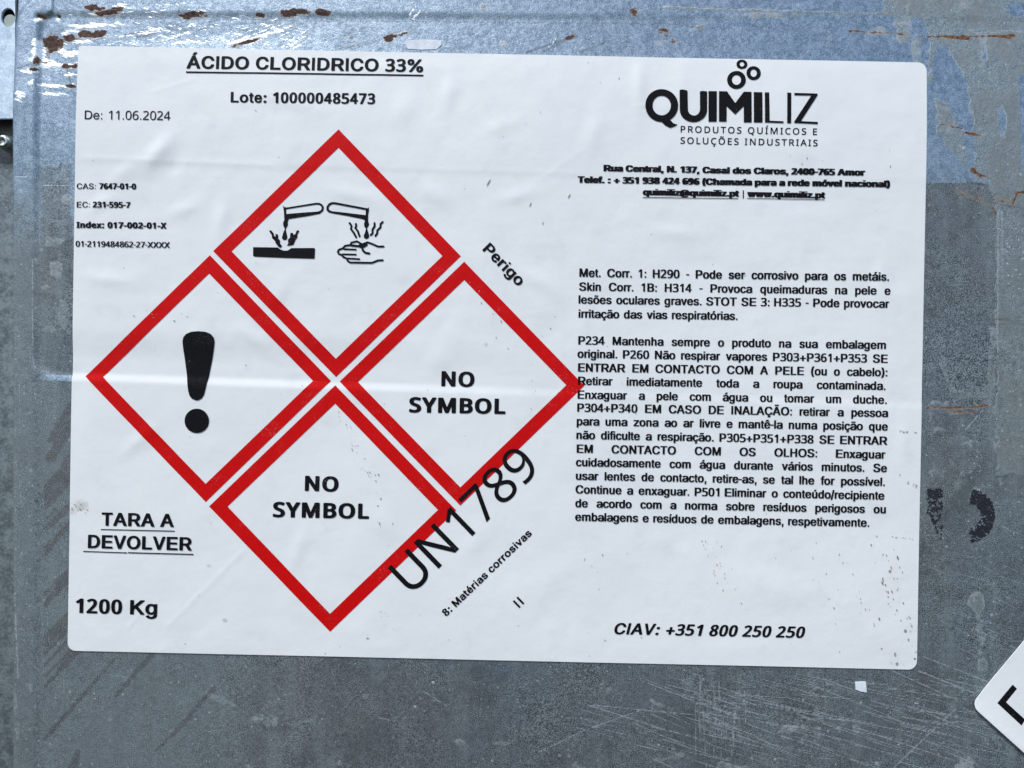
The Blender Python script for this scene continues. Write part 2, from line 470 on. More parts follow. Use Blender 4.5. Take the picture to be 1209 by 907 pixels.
# clean upper band; the sky it reflects is painted in as blue
ch["clean_skytint"][:] = sstep(235, 200, PY - 0.012 * PX + 10 * fbm(PX / 26, PY / 26, 4, 3)) * (0.85 + .15 * fbm(PX / 60, PY / 60, 12))
for x in range(780, 1216, 10):  # highlight on the bead crest, painted as a pale line
    y = 6.5 + (x - 800) * .028; line("dust_highlight", x, y, x + 10, y + .28, 5, 5, .62, 4, .8)
poly("clean_skytint", [(1092, 30), (1178, 30), (1178, 216), (1092, 216)], 1.0, 1.0)
poly("clean_skytint", [(1090, 216.5), (1166, 216.5), (1174, 236), (1174, 520), (1090, 520)], 1.0, 1.2, 'cut')
poly("clean_skytint", [(1150, 218), (1215, 218), (1215, 330), (1176, 330), (1172, 236)], .42, 8)
left = (PX < 95)
ch["clean_skytint"] = np.where(left, np.clip(1.05 - (PY - 110) / 300.0, 0, 1) + .12 * fbm(PX / 14, PY / 14, 44, 3), ch["clean_skytint"]).astype(np.float32)  # left strip: sky reflection fading downwards, put into the colour
poly("clean_skytint", [(49, 196), (84, 192), (84, 430), (49, 430)], .38, 3, 'cut', 3)
poly("clean_skytint", [(300, 800), (500, 790), (620, 830), (600, 930), (300, 930)], .22, 40)
# dust film at the right and along the top
poly("dust_highlight", [(1098, 34), (1216, 34), (1216, 560), (1176, 560), (1175, 236), (1165, 214), (1151, 214), (1150, 170), (1147, 140), (1141, 100), (1131, 74), (1119, 50), (1106, 50), (1105, 90), (1100, 100), (1098, 120)], .72, 4, 'max', 5)
poly("dust_highlight", [(1046, -20), (1216, -20), (1216, 36), (1096, 36), (1094, 20), (1046, 14)], .66, 5, 'max', 5)
poly("dust_highlight", [(1103, 118), (1124, 124), (1134, 150), (1146, 190), (1136, 196), (1122, 176), (1106, 160)], .62, 4, 'max', 6)
ell("dust_highlight", 1070, 30, 12, 24, 0, .55); ell("dust_highlight", 1038, 34, 14, 8, 0, .5)
ell("dust_highlight", 985, 45, 22, 18, 20, .46, .8); ell("dust_highlight", 905, 15, 60, 7, 0, .5, .6); ell("dust_highlight", 1085, 60, 8, 34, 0, .5)
poly("dust_highlight", [(1204, 88), (1214, 88), (1214, 200), (1206, 200)], .9, 2, 'cut')
ell("dust_highlight", 1183, 142, 5, 16, 0, .6, .5, 'cut'); ell("dust_highlight", 1206, 8, 12, 7, 20, .8, .4, 'cut')
ell("dust_highlight", 1163, 60, 7, 22, 0, .35, .8, 'cut')
for i in range(26):
    ell("dust_highlight", RS.uniform(300, 1040), RS.uniform(-5, 60), RS.uniform(5, 22), RS.uniform(3, 9), RS.uniform(-30, 30), RS.uniform(.3, .52), .8)
for (x, y, rx, ry) in [(62, 286, 15, 9), (74, 372, 9, 22), (78, 236, 10, 9), (76, 205, 8, 8), (54, 340, 8, 5), (66, 318, 10, 14), (60, 390, 12, 6)]:
    ell("dust_highlight", x, y, rx, ry, 0, .52, .5)
poly("dust_highlight", [(1090, 420), (1110, 424), (1127, 470), (1172, 470), (1176, 400), (1216, 380), (1216, 600), (1090, 600)], .40, 8, 'max', 5)
poly("dust_highlight", [(1114, 420), (1124, 456), (1130, 462), (1160, 462), (1166, 452), (1168, 385), (1176, 385), (1176, 455), (1166, 470), (1124, 470), (1108, 430)], .62, 2, 'max', 3)
ell("dust_highlight", 1153, 712, 13, 16, 0, .60, .6); ell("dust_highlight", 1158, 752, 8, 34, 0, .55, .7); ell("dust_highlight", 1160, 786, 7, 9, 0, .6)
for i in range(46):
    ell("dust_highlight", RS.uniform(100, 1200), RS.uniform(800, 910), RS.uniform(6, 40), RS.uniform(4, 14), RS.uniform(-40, 40), RS.uniform(.36, .58), .9)
for i in range(30):
    ell("dust_highlight", RS.uniform(14, 50), RS.uniform(280, 910), RS.uniform(3, 9), RS.uniform(5, 26), 0, RS.uniform(.3, .5), .8)
# dark outlines of the old frame and stains at the right
line("dark", 1125, 466, 1163, 464, 4, 4, .55, 2, 1.5); line("dark", 1112, 438, 1126, 466, 3, 4, .45, 2, 1.5)
line("dark", 1163, 464, 1174, 440, 4, 7, .5, 3, 2); line("dark", 1174, 440, 1175, 415, 7, 4, .45, 3, 2)
poly("dark", [(1092, 217), (1166, 217), (1174, 236), (1174, 372), (1092, 376)], .34, 2)
line("dark", 1092, 217.5, 1142, 218, 1.2, 1.0, .7, 1.0, .8); line("dark", 1142, 215.5, 1166, 219, 2.6, 1.5, 1.0, 1.0, .6)
line("dark", 1167, 238, 1176, 228, 2, 1, .8, 1.0); line("dark", 1176, 240, 1199, 245, 3.0, 1.5, .8, 1.5, .8)
for (x0, y0, x1, y1, w, a) in [(1176, 271, 1195, 271, 2.0, .9), (1170, 276, 1190, 277, 1.6, .8), (1172, 378, 1192, 377, 2.4, .9),
                               (1168, 383, 1190, 383, 2.0, .8), (1094, 384.5, 1170, 384, 1.0, .5), (1094, 216, 1140, 227, .9, .5),
                               (1118, 503, 1138, 510, 1.6, .9), (1094, 501, 1140, 506, 1.0, .6), (1094, 508, 1150, 516, 1.0, .5),
                               (1150, 150, 1172, 143, .9, .5), (1146, 144, 1188, 136, .9, .4), (1188, 81, 1209, 76, 1.4, .6),
                               (1166, 148, 1198, 156, 1.0, .6), (1094, 195, 1146, 205, .9, .5), (1096, 200, 1146, 211, .8, .5), (1150, 80, 1186, 78, .8, .35)]:
    line("dark", x0, y0, x1, y1, w, w * .6, a, 1.0, .3)
for i in range(34):
    y = RS.uniform(490, 530); x = RS.uniform(1092, 1190); l = RS.uniform(8, 40)
    line("dark", x, y, x + l, y + l * RS.uniform(-.03, .16), .9, .6, RS.uniform(.25, .6), 1.0)
for i in range(26):
    y = RS.choice([RS.uniform(268, 284), RS.uniform(374, 386), RS.uniform(286, 372)]); x = RS.uniform(1092, 1200); l = RS.uniform(10, 60)
    line("scr" if i % 2 else "dark", x, y, x + l, y + RS.uniform(-.6, .6), .9, .6, RS.uniform(.4, .75), 1.0)
for i in range(16):
    ell("dark", RS.uniform(1180, 1206), RS.uniform(400, 480), RS.uniform(1, 3), RS.uniform(2, 5), 10, .5)
ell("dark", 1167, 541, 9, 12, 20, .5, .8); ell("dark", 1118, 533, 5, 2.2, -35, 1.0, .3); ell("dark", 1114, 536, 2, 3, 0, 1.0); ell("dark", 1124, 528, 3, 1.6, -40, 1.0)
ell("dark", 1130, 490, 14, 5, 0, .4, .8)
line("dark", 1150, 645, 1148, 690, 1.2, 1.0, .45, 1.2, .6); line("dark", 1164, 642, 1162, 692, 1.2, 1.0, .45, 1.2, .6)
line("scr", 1149, 640, 1147, 700, 1.0, 1.0, .55, 1.0, .5); line("scr", 1165, 640, 1163, 700, 1.0, 1.0, .5, 1.0, .5)
# rust at the right
for a in [(1098, 41, 1140, 41, 1.5, 4, .8), (1122, 42, 1146, 43, 3, 5, 1), (1140, 41, 1200, 40, 1.8, 3.4, .75), (1180, 40, 1196, 42, 3, 2, .85),
          (1006, 34, 1070, 38, 3.5, 1.6, .6), (1070, 38, 1100, 41, 1.2, 1.6, .5), (1112, 147, 1136, 152, 1.6, 1.8, .8), (1140, 157, 1158, 160, 2.4, 1.5, .75),
          (1148, 201, 1158, 208, 6, 3, .7), (1150, 205, 1190, 217, 1.8, 1.2, .6), (1094, 482, 1164, 481, 1.8, 1.6, .75), (1120, 486, 1150, 488, 4, 3, .45),
          (1150, 480, 1168, 479, 3, 2, .5), (1196, 240, 1201, 228, 3, 3, .7), (1201, 228, 1216, 226, 3, 4, .7), (1174, 236, 1188, 240, 2, 1, .6),
          (1150, 222, 1172, 250, 1.5, 1.2, .5), (1171, 240, 1174, 262, 2.4, 1.6, .55), (1130, 226, 1160, 238, 6, 5, .36), (1180, 232, 1200, 240, 3, 2, .5)]:
    line("rust", *a[:6], a[6], 2.2, .9)
# top left: the knocked corner, bare metal and rust scabs
for a in [(58, 49, 9, 7, 0, 1), (57, 44, 3, 2, 0, 1), (79, 43, 8, 3.2, -14, .95), (99, 38, 8, 4, -4, 1), (113, 37, 9, 3.4, -8, .95), (45, 17, 4.5, 2.6, 8, .9), (66, 16.5, 2, 1.6, 0, .8),
          (108, 7, 9, 2.8, 4, 1), (123, 12, 12, 3, -8, .9), (137, 9, 5, 2, -20, .8), (77, 77, 6, 2.2, 4, 1), (87, 76, 2.6, 2.6, 0, .9), (42, 71, 3.6, 4.4, 0, .7),
          (39, 82, 5, 1.8, 0, .9), (50, 73, 3.5, 1.6, 0, .6), (83, 101, 5, 1.8, 10, .9), (225, 14.5, 12, 3, -2, 1), (212, 15.5, 6, 1.6, 6, .8), (240, 16, 5, 1.5, 0, .7),
          (304, 15, 5, 2.4, 0, .9), (340, 12.5, 10, 3.6, -8, 1), (354, 11, 9, 2.4, 4, .9), (378, 12, 7, 2.8, 4, 1), (460, 42, 6, 3.4, -18, .9), (474, 38, 10, 1.6, -18, .7),
          (750, 12, 5, 4, 10, .7), (784, 33, 9, 3, -6, .5), (786, 38, 6, 2, 20, .45), (797, 46, 3, 2, 0, .6), (292, 47, 14, 1.8, -16, .8), (674, 41, 6, 2.4, -14, .7), (15, 97, 3, 4, 0, .25)]:
    ell("rust", a[0], a[1], a[2] * 1.1, a[3] * 1.15, a[4], a[5], .85)
line("dark", 50, 53, 58, 78, 1.6, 1.2, 1, 1.0, .4); line("dark", 77, 80, 87, 113, 1.5, 1.2, 1, 1.0, .4); line("dark", 19, 82, 37, 75, 1.6, 1, .8, 1.0)
line("dark", 90, 190, 70, 220, 1.2, .8, .3, 1.0); line("dark", 71, 192, 71, 200, 1.8, 1.4, .9, 1.0, .5); line("dark", 48, 196, 48, 222, 1.4, 1, .5, 1.2, .8)
line("dark", 47, 200, 83, 196, 1.2, 1, .35, 1.0, .8)
line("dark", 45, 21, 44, 44, 2.4, 1.6, .5, 2); line("dark", 60, 20, 72, 34, 1.0, 1.0, .5, 1); line("dark", 94, 12, 98, 18, 2, 2, .5, 2)  # first stroke paints the shade in the bead's inner corner
for a in [(41, 50, 4.5, 5, 0, 1), (47, 48, 5, 3, 0, 1), (44, 60, 8, 12, 0, .92), (37, 84, 9, 3.4, -8, .95), (52, 76, 12, 4.2, -8, .95), (66, 76, 8, 3.4, -4, .9), (38, 98, 4.5, 3, -30, .95), (80, 62, 10, 4, -10, .8),
          (62, 101, 18, 2.2, 3, .9), (64, 111, 17, 1.8, 1, .85), (78, 36, 12, 3, -10, .85), (104, 28, 22, 2.6, -6, .75), (92, 48, 14, 2.6, -8, .7), (72, 58, 8, 4, 0, .75), (76, 112, 7, 2.6, 0, .6),
          (23, 118, 11, 9, 0, .62), (108, 14, 9, 2.4, 0, .9), (84, 28, 8, 1.6, 0, .8), (26, 56, 10, 2.6, -12, .35), (24, 60, 12, 2, -8, .3), (6, 33, 4, 3, 0, .5)]:
    ell("bright", a[0], a[1], a[2] * 1.15, a[3] * 1.2, a[4], a[5] * .84, .7)
def fan(n, x0, x1, y0, y1, ang, lmin, lmax, amp, wmax=3.0):
    for i in range(n):
        x = RS.uniform(x0, x1); y = RS.uniform(y0, y1); l = RS.uniform(lmin, lmax); g = math.radians(ang + RS.uniform(-7, 7))
        line("bright", x, y, x + l * math.cos(g), y + l * math.sin(g), RS.uniform(.8, wmax), .8, amp * RS.uniform(.5, 1), 2.0, .5)
fan(30, 120, 185, 26, 52, -12, 14, 50, .75); fan(46, 175, 330, 28, 54, -17, 16, 60, .85); fan(12, 265, 300, 44, 54, -22, 40, 70, 1.0, 4)
fan(16, 325, 352, 40, 56, -30, 12, 34, .95); fan(8, 340, 420, 35, 56, -14, 20, 40, .55); fan(16, 96, 220, 0, 20, -4, 14, 50, .7); fan(8, 230, 300, 10, 22, 2, 12, 40, .65)
fan(5, 478, 492, 14, 20, -48, 12, 20, .95, 4); fan(3, 645, 652, 40, 56, -55, 10, 20, .7, 2); fan(3, 684, 696, 44, 56, -50, 12, 22, .8, 2.4); fan(5, 425, 460, 30, 36, -20, 8, 24, .5)
fan(14, 60, 120, 84, 118, -2, 8, 26, .6)
fan(34, 36, 90, 40, 112, -6, 8, 30, .75, 3.5); fan(40, 90, 330, 26, 58, -16, 10, 44, .8, 2.6); fan(16, 60, 340, 2, 22, -3, 10, 40, .7)
for i in range(70):
    line("dark", *(lambda x, y, l, g: (x, y, x + l * math.cos(g), y + l * math.sin(g)))(RS.uniform(50, 460), RS.uniform(24, 58), RS.uniform(6, 34), math.radians(RS.uniform(-26, -8))), .9, .6, RS.uniform(.3, .7), 1.0)
for a in [(145, 39, 180, 31, 1.4, .9), (158, 42, 182, 36, 1.6, .9), (272, 53, 302, 45, 2.0, .9), (396, 57, 470, 40, 1.0, .6), (402, 56, 440, 50, 1.2, .6), (404, 40, 415, 38, 2, .7),
          (622, 60, 668, 44, 2.0, .85), (640, 59, 682, 40, 1.6, .8), (668, 44, 680, 40, 3, .8), (684, 60, 716, 48, 1.8, .7), (700, 55, 734, 41, 1.2, .7), (740, 58, 800, 52, .9, .4),
          (505, 57, 600, 48, .9, .5), (530, 58, 560, 50, .9, .5), (700, 2, 790, 50, .8, .45), (715, 0, 800, 42, .7, .4), (739, 4, 760, 22, .8, .6), (800, 40, 830, 60, 1.0, .55),
          (812, 28, 836, 31, 1.6, .6), (880, 28, 914, 28, 1.0, .4), (240, 60, 330, 48, .9, .5), (209, 8, 208, 14, 1.6, .9), (372, 0, 371, 5, 1.2, .5)]:
    line("dark", *a[:5], a[4] * .7, a[5], 1.0, .4)
ell("dark", 414, 42, 3, 2, -40, .9); ell("dark", 383, 45, 1.6, 1.2, 0, .9); ell("dark", 45, 17, 6, 3, 0, .7); ell("dark", 110, 16, 18, 4, 0, .35, .8)
# crease below the top bead, its shade painted as a dark line
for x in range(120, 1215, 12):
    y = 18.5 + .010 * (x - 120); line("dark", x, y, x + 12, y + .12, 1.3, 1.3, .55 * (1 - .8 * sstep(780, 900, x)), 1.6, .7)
# dark brush marks at the lower left
for (x0, y0, x1, y1, w0, w1, a) in [(52, 874, 137, 776, 5, 3.5, .62), (137, 822, 180, 772, 4, 7, .58), (185, 886, 225, 845, 2, 7, .72), (222, 846, 253, 812, 4, 6, .6),
        (52, 812, 92, 768, 4, 7, .6), (52, 800, 86, 766, 3, 4, .5), (52, 786, 84, 752, 4, 3, .6), (54, 757, 90, 722, 12, 14, .62), (52, 772, 84, 740, 5, 5, .6), (52, 716, 84, 676, 5, 12, .66), (52, 702, 76, 678, 4, 4, .5),
        (52, 652, 84, 616, 9, 6, .5), (52, 616, 66, 602, 3, 6, .4), (86, 906, 92, 888, 9, 6, .7), (60, 540, 84, 500, 12, 12, .42), (60, 520, 84, 478, 8, 5, .45),
        (52, 590, 86, 552, 22, 22, .46), (60, 576, 84, 540, 10, 10, .5), (52, 626, 84, 596, 7, 9, .4), (64, 512, 84, 480, 10, 10, .4)]:
    line("dark", x0, y0, x1, y1, w0, w1, min(1, a * 1.8), 1.6, .9)
# smooth pale film at the lower left, wiped through by the brush marks
poly("film_highlight", [(0, 300), (50, 200), (50, 452), (92, 452), (92, 770), (250, 774), (300, 800), (280, 860), (220, 940), (0, 940)], 1.0, 46, 'max', 26)
poly("film_highlight", [(12, 240), (40, 240), (40, 940), (12, 940)], 1.0, 4)  # left bead lightened: its highlight put into the colour
ch["film_highlight"] *= 1 - .85 * np.clip(ch["dark"], 0, 1) * ((PX < 330) & (PY > 455))
lip = np.exp(-((PY - (445.5 + 0.034 * (PX - 40))) / 4.5) ** 2) * sstep(40, 52, PX) * (PX < 100)  # recess lip facing the sky, its bluish highlight painted in
ch["film_highlight"] *= 1 - .9 * lip; ch["clean_skytint"] = np.maximum(ch["clean_skytint"], .9 * lip)
poly("film_highlight", [(1178, 240), (1260, 240), (1260, 620), (1178, 620)], .55, 30, 'max', 14)
poly("dark", [(52, 470), (52, 930), (30, 930), (30, 470)], 1.0, .6, 'cut')
# broad mottling at the foot
poly("dark", [(330, 785), (1130, 795), (1130, 880), (900, 930), (420, 930), (360, 850)], .42, 26, 'max', 20)
poly("dark", [(375, 790), (440, 785), (410, 860), (395, 900), (385, 850)], .5, 8, 'max', 8)
for i in range(40):
    ell("dark", RS.uniform(340, 1120), RS.uniform(796, 905), RS.uniform(6, 26), RS.uniform(3, 10), RS.uniform(-30, 30), RS.uniform(.4, .8), .9)
# scratched zones and single scratches at the foot
poly("scr", [(700, 826), (830, 790), (1090, 792), (1190, 800), (1216, 930), (760, 930)], .24, 14)
poly("scr", [(1090, 640), (1216, 640), (1216, 800), (1090, 790)], .12, 14)
def rnd_scr(n, x0, x1, y0, y1, a0, a1, l0, l1, amp, k="scr", w=1.5):
    for i in range(n):
        x = RS.uniform(x0, x1); y = RS.uniform(y0, y1); l = RS.uniform(l0, l1); g = math.radians(RS.uniform(a0, a1))
        line(k, x, y, x + l * math.cos(g), y + l * math.sin(g), w, w * .7, amp * RS.uniform(.75, 1), 1.0)
rnd_scr(70, 760, 1130, 800, 880, 10, 24, 20, 120, .9)
rnd_scr(36, 820, 1150, 790, 860, 2, 14, 20, 80, .85)
rnd_scr(22, 800, 1130, 840, 905, 12, 22, 40, 120, .9)
rnd_scr(18, 820, 880, 790, 850, 86, 94, 30, 90, .85)
rnd_scr(14, 680, 840, 830, 870, 12, 26, 16, 60, .8)
rnd_scr(16, 1085, 1190, 620, 780, 14, 30, 12, 60, .85)
rnd_scr(40, 100, 1200, 796, 905, -60, 40, 6, 24, .78)
rnd_scr(14, 14, 80, 420, 900, 80, 96, 10, 60, .72)
rnd_scr(10, 46, 84, 215, 440, -6, 6, 8, 30, .75)
for a in [(1055, 906, 1128, 837, 1.1, 1), (1140, 507, 1161, 483, 1.3, 1), (635, 888, 690, 862, 1.0, .9), (690, 862, 762, 836, 1.0, .9), (694, 832, 800, 866, 1.0, .9),
          (700, 832, 840, 846, .9, .9), (500, 816, 528, 834, .9, .85), (1084, 792, 1150, 818, 1.2, 1), (1090, 775, 1170, 806, 1.0, .9), (1050, 790, 1120, 822, 1.0, .9),
          (39, 306, 39, 424, 1.0, .95), (39, 424, 42, 437, 1.0, .95), (19, 726, 22, 800, 2.0, .8), (14, 540, 15, 590, 2.5, .7), (46, 250, 46, 292, 1.2, .7),  # first pair: pale line along the left fold of the recess
          (12, 209, 34, 209, 1.4, .9), (52, 218, 80, 219, 1.2, .9), (1178, 250, 1178, 420, 1.6, .72), (1183, 250, 1183, 330, 3, .6), (1190, 30, 1209, 31, 1.0, .6)]:
    line("scr", *a[:4], a[4] + .6, a[4] + .4, a[5], 1.2, .3)
for i in range(46):
    ell("bright", RS.uniform(1186, 1212), RS.uniform(265, 345), RS.uniform(.7, 1.6), RS.uniform(.7, 1.8), 0, .75)
for i in range(60):
    x, y = RS.uniform(14, 1205), RS.uniform(792, 905)
    ell("bright", x, y, RS.uniform(.8, 2.6), RS.uniform(.8, 2.0), RS.uniform(0, 90), RS.uniform(.5, .8))
for i in range(30):
    ell("bright", RS.uniform(1092, 1205), RS.uniform(560, 800), RS.uniform(.7, 1.6), RS.uniform(.7, 1.6), 0, .8)

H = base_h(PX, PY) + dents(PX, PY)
H = H + 0.00004 * (ch["dust_highlight"] > .5) - 0.00015 * ch["rust"] * (fbm(PX / 3, PY / 3, 2, 2)) + 0.00008 * ch["bright"] * vnoise(PX / 9, PY / 2.4, 5)
# shallow knocks in the corner where the zinc is rubbed through
for (x, y, rx, ry, a) in [(50, 62, 26, 30, -.0007), (44, 74, 14, 5, .0004), (60, 50, 12, 8, -.0003), (300, 40, 60, 16, -.0003), (200, 42, 50, 14, -.0003), (24, 122, 13, 14, .0005), (760, 50, 60, 16, -.0002), (44, 18, 5, 4, -.0012), (65, 17, 3, 3, -.0005)]:
    H = H + a * np.exp(-((PX - x) / rx) ** 2 - ((PY - y) / ry) ** 2)
inside = (PX > 88) & (PX < 1086) & (PY > 64) & (PY < 776)
H = np.where(inside, base_h(PX, PY) + dents(PX, PY), H)
# the sheet turns back at its outer borders
H = H - 0.012 * (PX >= xs[-2]) - 0.012 * (PY <= ys[1]) - 0.012 * (PY >= ys[-2])
ny, nx = PX.shape
idx = np.arange(nx * ny).reshape(ny, nx)
F = np.stack([idx[:-1, :-1], idx[1:, :-1], idx[1:, 1:], idx[:-1, 1:]], -1).reshape(-1, 4)
me = mesh_np("sheet", world_xyz(PX.ravel(), PY.ravel(), H.ravel()), F, True)
for nm, keys in (("wear_a", ("clean_skytint", "dust_highlight", "rust", "film_highlight")), ("wear_b", ("bright", "dark", "scr"))):
    at = me.attributes.new(nm, 'FLOAT_COLOR', 'POINT')
    buf = np.ones((nx * ny, 4), np.float32)
    for i, k in enumerate(keys): buf[:, i] = np.clip(ch[k], 0, 1).ravel()
    at.data.foreach_set("color", buf.ravel())
link_mesh("sheet", me, M_METAL, panel)
del ch, H

# ---- polygons with holes, thick or flat, lying on a height function
def area2(p): return .5 * sum(p[i][0] * p[(i + 1) % len(p)][1] - p[(i + 1) % len(p)][0] * p[i][1] for i in range(len(p)))
def inside_pt(q, p):
    c = False; n = len(p)
    for i in range(n):
        x0, y0 = p[i]; x1, y1 = p[(i + 1) % n]
        if (y0 > q[1]) != (y1 > q[1]) and q[0] < (x1 - x0) * (q[1] - y0) / (y1 - y0) + x0: c = not c
    return c

def tess(polys):
    """list of contours (outer and hole) -> verts, tris"""
    outs, holes = [], []
    for i, p in enumerate(polys):
        d = sum(inside_pt(p[0], q) for j, q in enumerate(polys) if j != i)
        (holes if d % 2 else outs).append(p)
    V, T_ = [], []
    for o in outs:
        hs = [h for h in holes if inside_pt(h[0], o)]
        cs = [o] + hs
        flat = [v for c in cs for v in c]
        tr = tessellate_polygon([[Vector((x, y, 0)) for x, y in c] for c in cs])
        b = len(V); V += flat; T_ += [(a + b, c + b, d + b) for a, c, d in tr]
    return V, T_

def refine(V, T_, L):
    V = list(V); L2 = L * L
    while True:
        cache = {}; out = []; any_ = False
        def mid(a, b):
            k = (a, b) if a < b else (b, a)
            if k not in cache:
                cache[k] = len(V); V.append(((V[a][0] + V[b][0]) / 2, (V[a][1] + V[b][1]) / 2))
            return cache[k]
        for (a, b, c) in T_:
            e = [(V[p][0] - V[q][0]) ** 2 + (V[p][1] - V[q][1]) ** 2 > L2 for p, q in ((a, b), (b, c), (c, a))]
            n = sum(e)
            if n == 0: out.append((a, b, c)); continue
            any_ = True
            if n == 3:
                x, y, z = mid(a, b), mid(b, c), mid(c, a)
                out += [(a, x, z), (x, b, y), (z, y, c), (x, y, z)]
            else:
                # rotate so that ab is long (n==1) or bc is the short one (n==2)
                if n == 1:
                    while not e[0]: a, b, c = b, c, a; e = e[1:] + e[:1]
                    x = mid(a, b); out += [(a, x, c), (x, b, c)]
                else:
                    while e[1]: a, b, c = b, c, a; e = e[1:] + e[:1]
                    x, z = mid(a, b), mid(c, a); out += [(a, x, z), (x, b, c), (x, c, z)]
        T_ = out
        if not any_: return V, T_

def flat_part(name, polys, hf, off, mat, parent, L=9.0, VT=None):
    V, T_ = VT if VT else tess(polys)
    V, T_ = refine(V, T_, L)
    P_ = np.array(V, float)
    T2 = []
    for (a, b, c) in T_:
        ar = (P_[b, 0] - P_[a, 0]) * (P_[c, 1] - P_[a, 1]) - (P_[c, 0] - P_[a, 0]) * (P_[b, 1] - P_[a, 1])
        if abs(ar) < 1e-7: continue
        T2.append((a, c, b) if ar > 0 else (a, b, c))       # facing the viewer (-y)
    co = world_xyz(P_[:, 0], P_[:, 1], hf(P_[:, 0], P_[:, 1]) + off)
    me = mesh_np(name, co, T2, True)
    return link_mesh(name, me, mat, parent)

def slab(name, polys, h0, h1, mat, parent, bevel=0.0):
    """solid plate between heights h0 (back) and h1 (front)"""
    V, T_ = tess(polys); n = len(V)
    P_ = np.array(V, float)
    T2 = []
    for (a, b, c) in T_:
        ar = (P_[b, 0] - P_[a, 0]) * (P_[c, 1] - P_[a, 1]) - (P_[c, 0] - P_[a, 0]) * (P_[b, 1] - P_[a, 1])
        T2.append((a, c, b) if ar > 0 else (a, b, c))
    co = [tuple(v) for v in world_xyz(P_[:, 0], P_[:, 1], h1)] + [tuple(v) for v in world_xyz(P_[:, 0], P_[:, 1], h0)]
    faces = [list(t) for t in T2] + [[a + n, c + n, b + n] for a, b, c in T2]
    b0 = 0
    for o in polys:
        pass
    # side walls along every contour
    look = {}
    for i, v in enumerate(V): look.setdefault((round(v[0], 5), round(v[1], 5)), i)
    for p in polys:
        m_ = len(p)
        for i in range(m_):
            a = look[(round(p[i][0], 5), round(p[i][1], 5))]; b = look[(round(p[(i + 1) % m_][0], 5), round(p[(i + 1) % m_][1], 5))]
            faces.append([a, b, b + n, a + n])
    me = bpy.data.meshes.new(name); me.from_pydata(co, [], faces); me.update()
    import bmesh
    bm = bmesh.new(); bm.from_mesh(me)
    bmesh.ops.recalc_face_normals(bm, faces=bm.faces)
    if bevel:
        ed = [e for e in bm.edges if len(e.link_faces) == 2 and e.calc_face_angle(0) > 1.2]
        bmesh.ops.bevel(bm, geom=ed, offset=bevel, segments=2, affect='EDGES')
    bm.to_mesh(me); bm.free()
    return link_mesh(name, me, mat, parent)

def circle(x, y, rx, ry=None, n=40, ang=0.0):
    ry = rx if ry is None else ry
    return [(x + rx * math.cos(t), y + ry * math.sin(t)) for t in [2 * math.pi * i / n + ang for i in range(n)]]

# side flange with its hole, the gap with the bolt, the flange below
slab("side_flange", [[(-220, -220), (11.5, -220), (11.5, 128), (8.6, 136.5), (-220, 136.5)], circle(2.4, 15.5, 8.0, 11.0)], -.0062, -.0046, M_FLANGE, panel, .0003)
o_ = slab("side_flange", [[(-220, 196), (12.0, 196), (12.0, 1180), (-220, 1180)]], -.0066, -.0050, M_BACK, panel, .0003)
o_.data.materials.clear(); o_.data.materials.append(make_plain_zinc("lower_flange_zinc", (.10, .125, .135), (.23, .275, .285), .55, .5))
slab("backing_plate", [[(-220, -218), (12.4, -218), (12.4, 1178), (-220, 1178)]], -.0180, -.0150, M_BACK, panel)
slab("flange_plug", [circle(2.6, 18.4, 7.6, 7.9)], -.0084, -.0057, M_PLUG, panel, .0002)

def bolt(x, y, r, h0, h1, parent):
    """round washer-headed bolt seen from the front"""
    prof = [(r * 1.22, h0), (r * 1.22, h0 + .0008), (r * 1.12, h0 + .0011), (r, h0 + .0013), (r, h0 + .55 * (h1 - h0)), (r * .9, h0 + .8 * (h1 - h0)), (r * .68, h1 - .0002),
            (r * .50, h1), (r * .44, h1 - .0003), (r * .42, h1 - .0012), (0.02, h1 - .0013)]
    n = 36; co = []; fa = []
    for (rr, hh) in prof:
        for i in range(n):
            t = 2 * math.pi * i / n
            q = rr * (1 if rr > r * .5 else (.9 + .1 * math.cos(6 * t)))
            co.append(tuple(world_xyz(x + q * math.cos(t), y + q * math.sin(t), hh)))
    for k in range(len(prof) - 1):
        for i in range(n):
            a, b = k * n + i, k * n + (i + 1) % n
            fa.append([a, b, b + n, a + n])
    me = bpy.data.meshes.new("bolt"); me.from_pydata(co, [], fa); me.update()
    for p in me.polygons: p.use_smooth = True
    return link_mesh("bolt", me, M_BOLT, parent)
bolt(-3.0, 164, 9.8, -.0148, -.0030, panel)

# remains of a stencilled mark: flaked paint, every flake a small polygon of its own
def flakes(name, test, x0, y0, x1, y1, step, keep, streak=0.0):
    V, T_ = [], []
    hf = lambda x, y: base_h(x, y) + dents(x, y)
    y = y0
    while y < y1:
        x = x0
        while x < x1:
            cx, cy = x + RS.uniform(-.5, .5) * step, y + RS.uniform(-.5, .5) * step
            if test(cx, cy) and RS.rand() < keep(cx, cy):
                r = step * RS.uniform(.55, 1.1); b = len(V); n = 6; a0 = RS.uniform(0, 6)
                for i in range(n):
                    t = a0 + 2 * math.pi * i / n; q = r * RS.uniform(.6, 1.2)
                    V.append((cx + q * math.cos(t) * (1 + streak), cy + q * math.sin(t)))
                T_ += [(b, b + i, b + i + 1) for i in range(1, n - 1)]
            x += step
        y += step
    P_ = np.array(V); offs = np.repeat(RS.uniform(.00010, .00022, len(V) // 6), 6)
    co = world_xyz(P_[:, 0], P_[:, 1], hf(P_[:, 0], P_[:, 1]) + offs)
    me = mesh_np(name, co, [(a, c, b) for a, b, c in T_])
    return link_mesh(name, me, M_PAINT, panel)
def nz(x, y, s, seed): return float(fbm(np.array([x / s]), np.array([y / s]), seed, 2)[0])
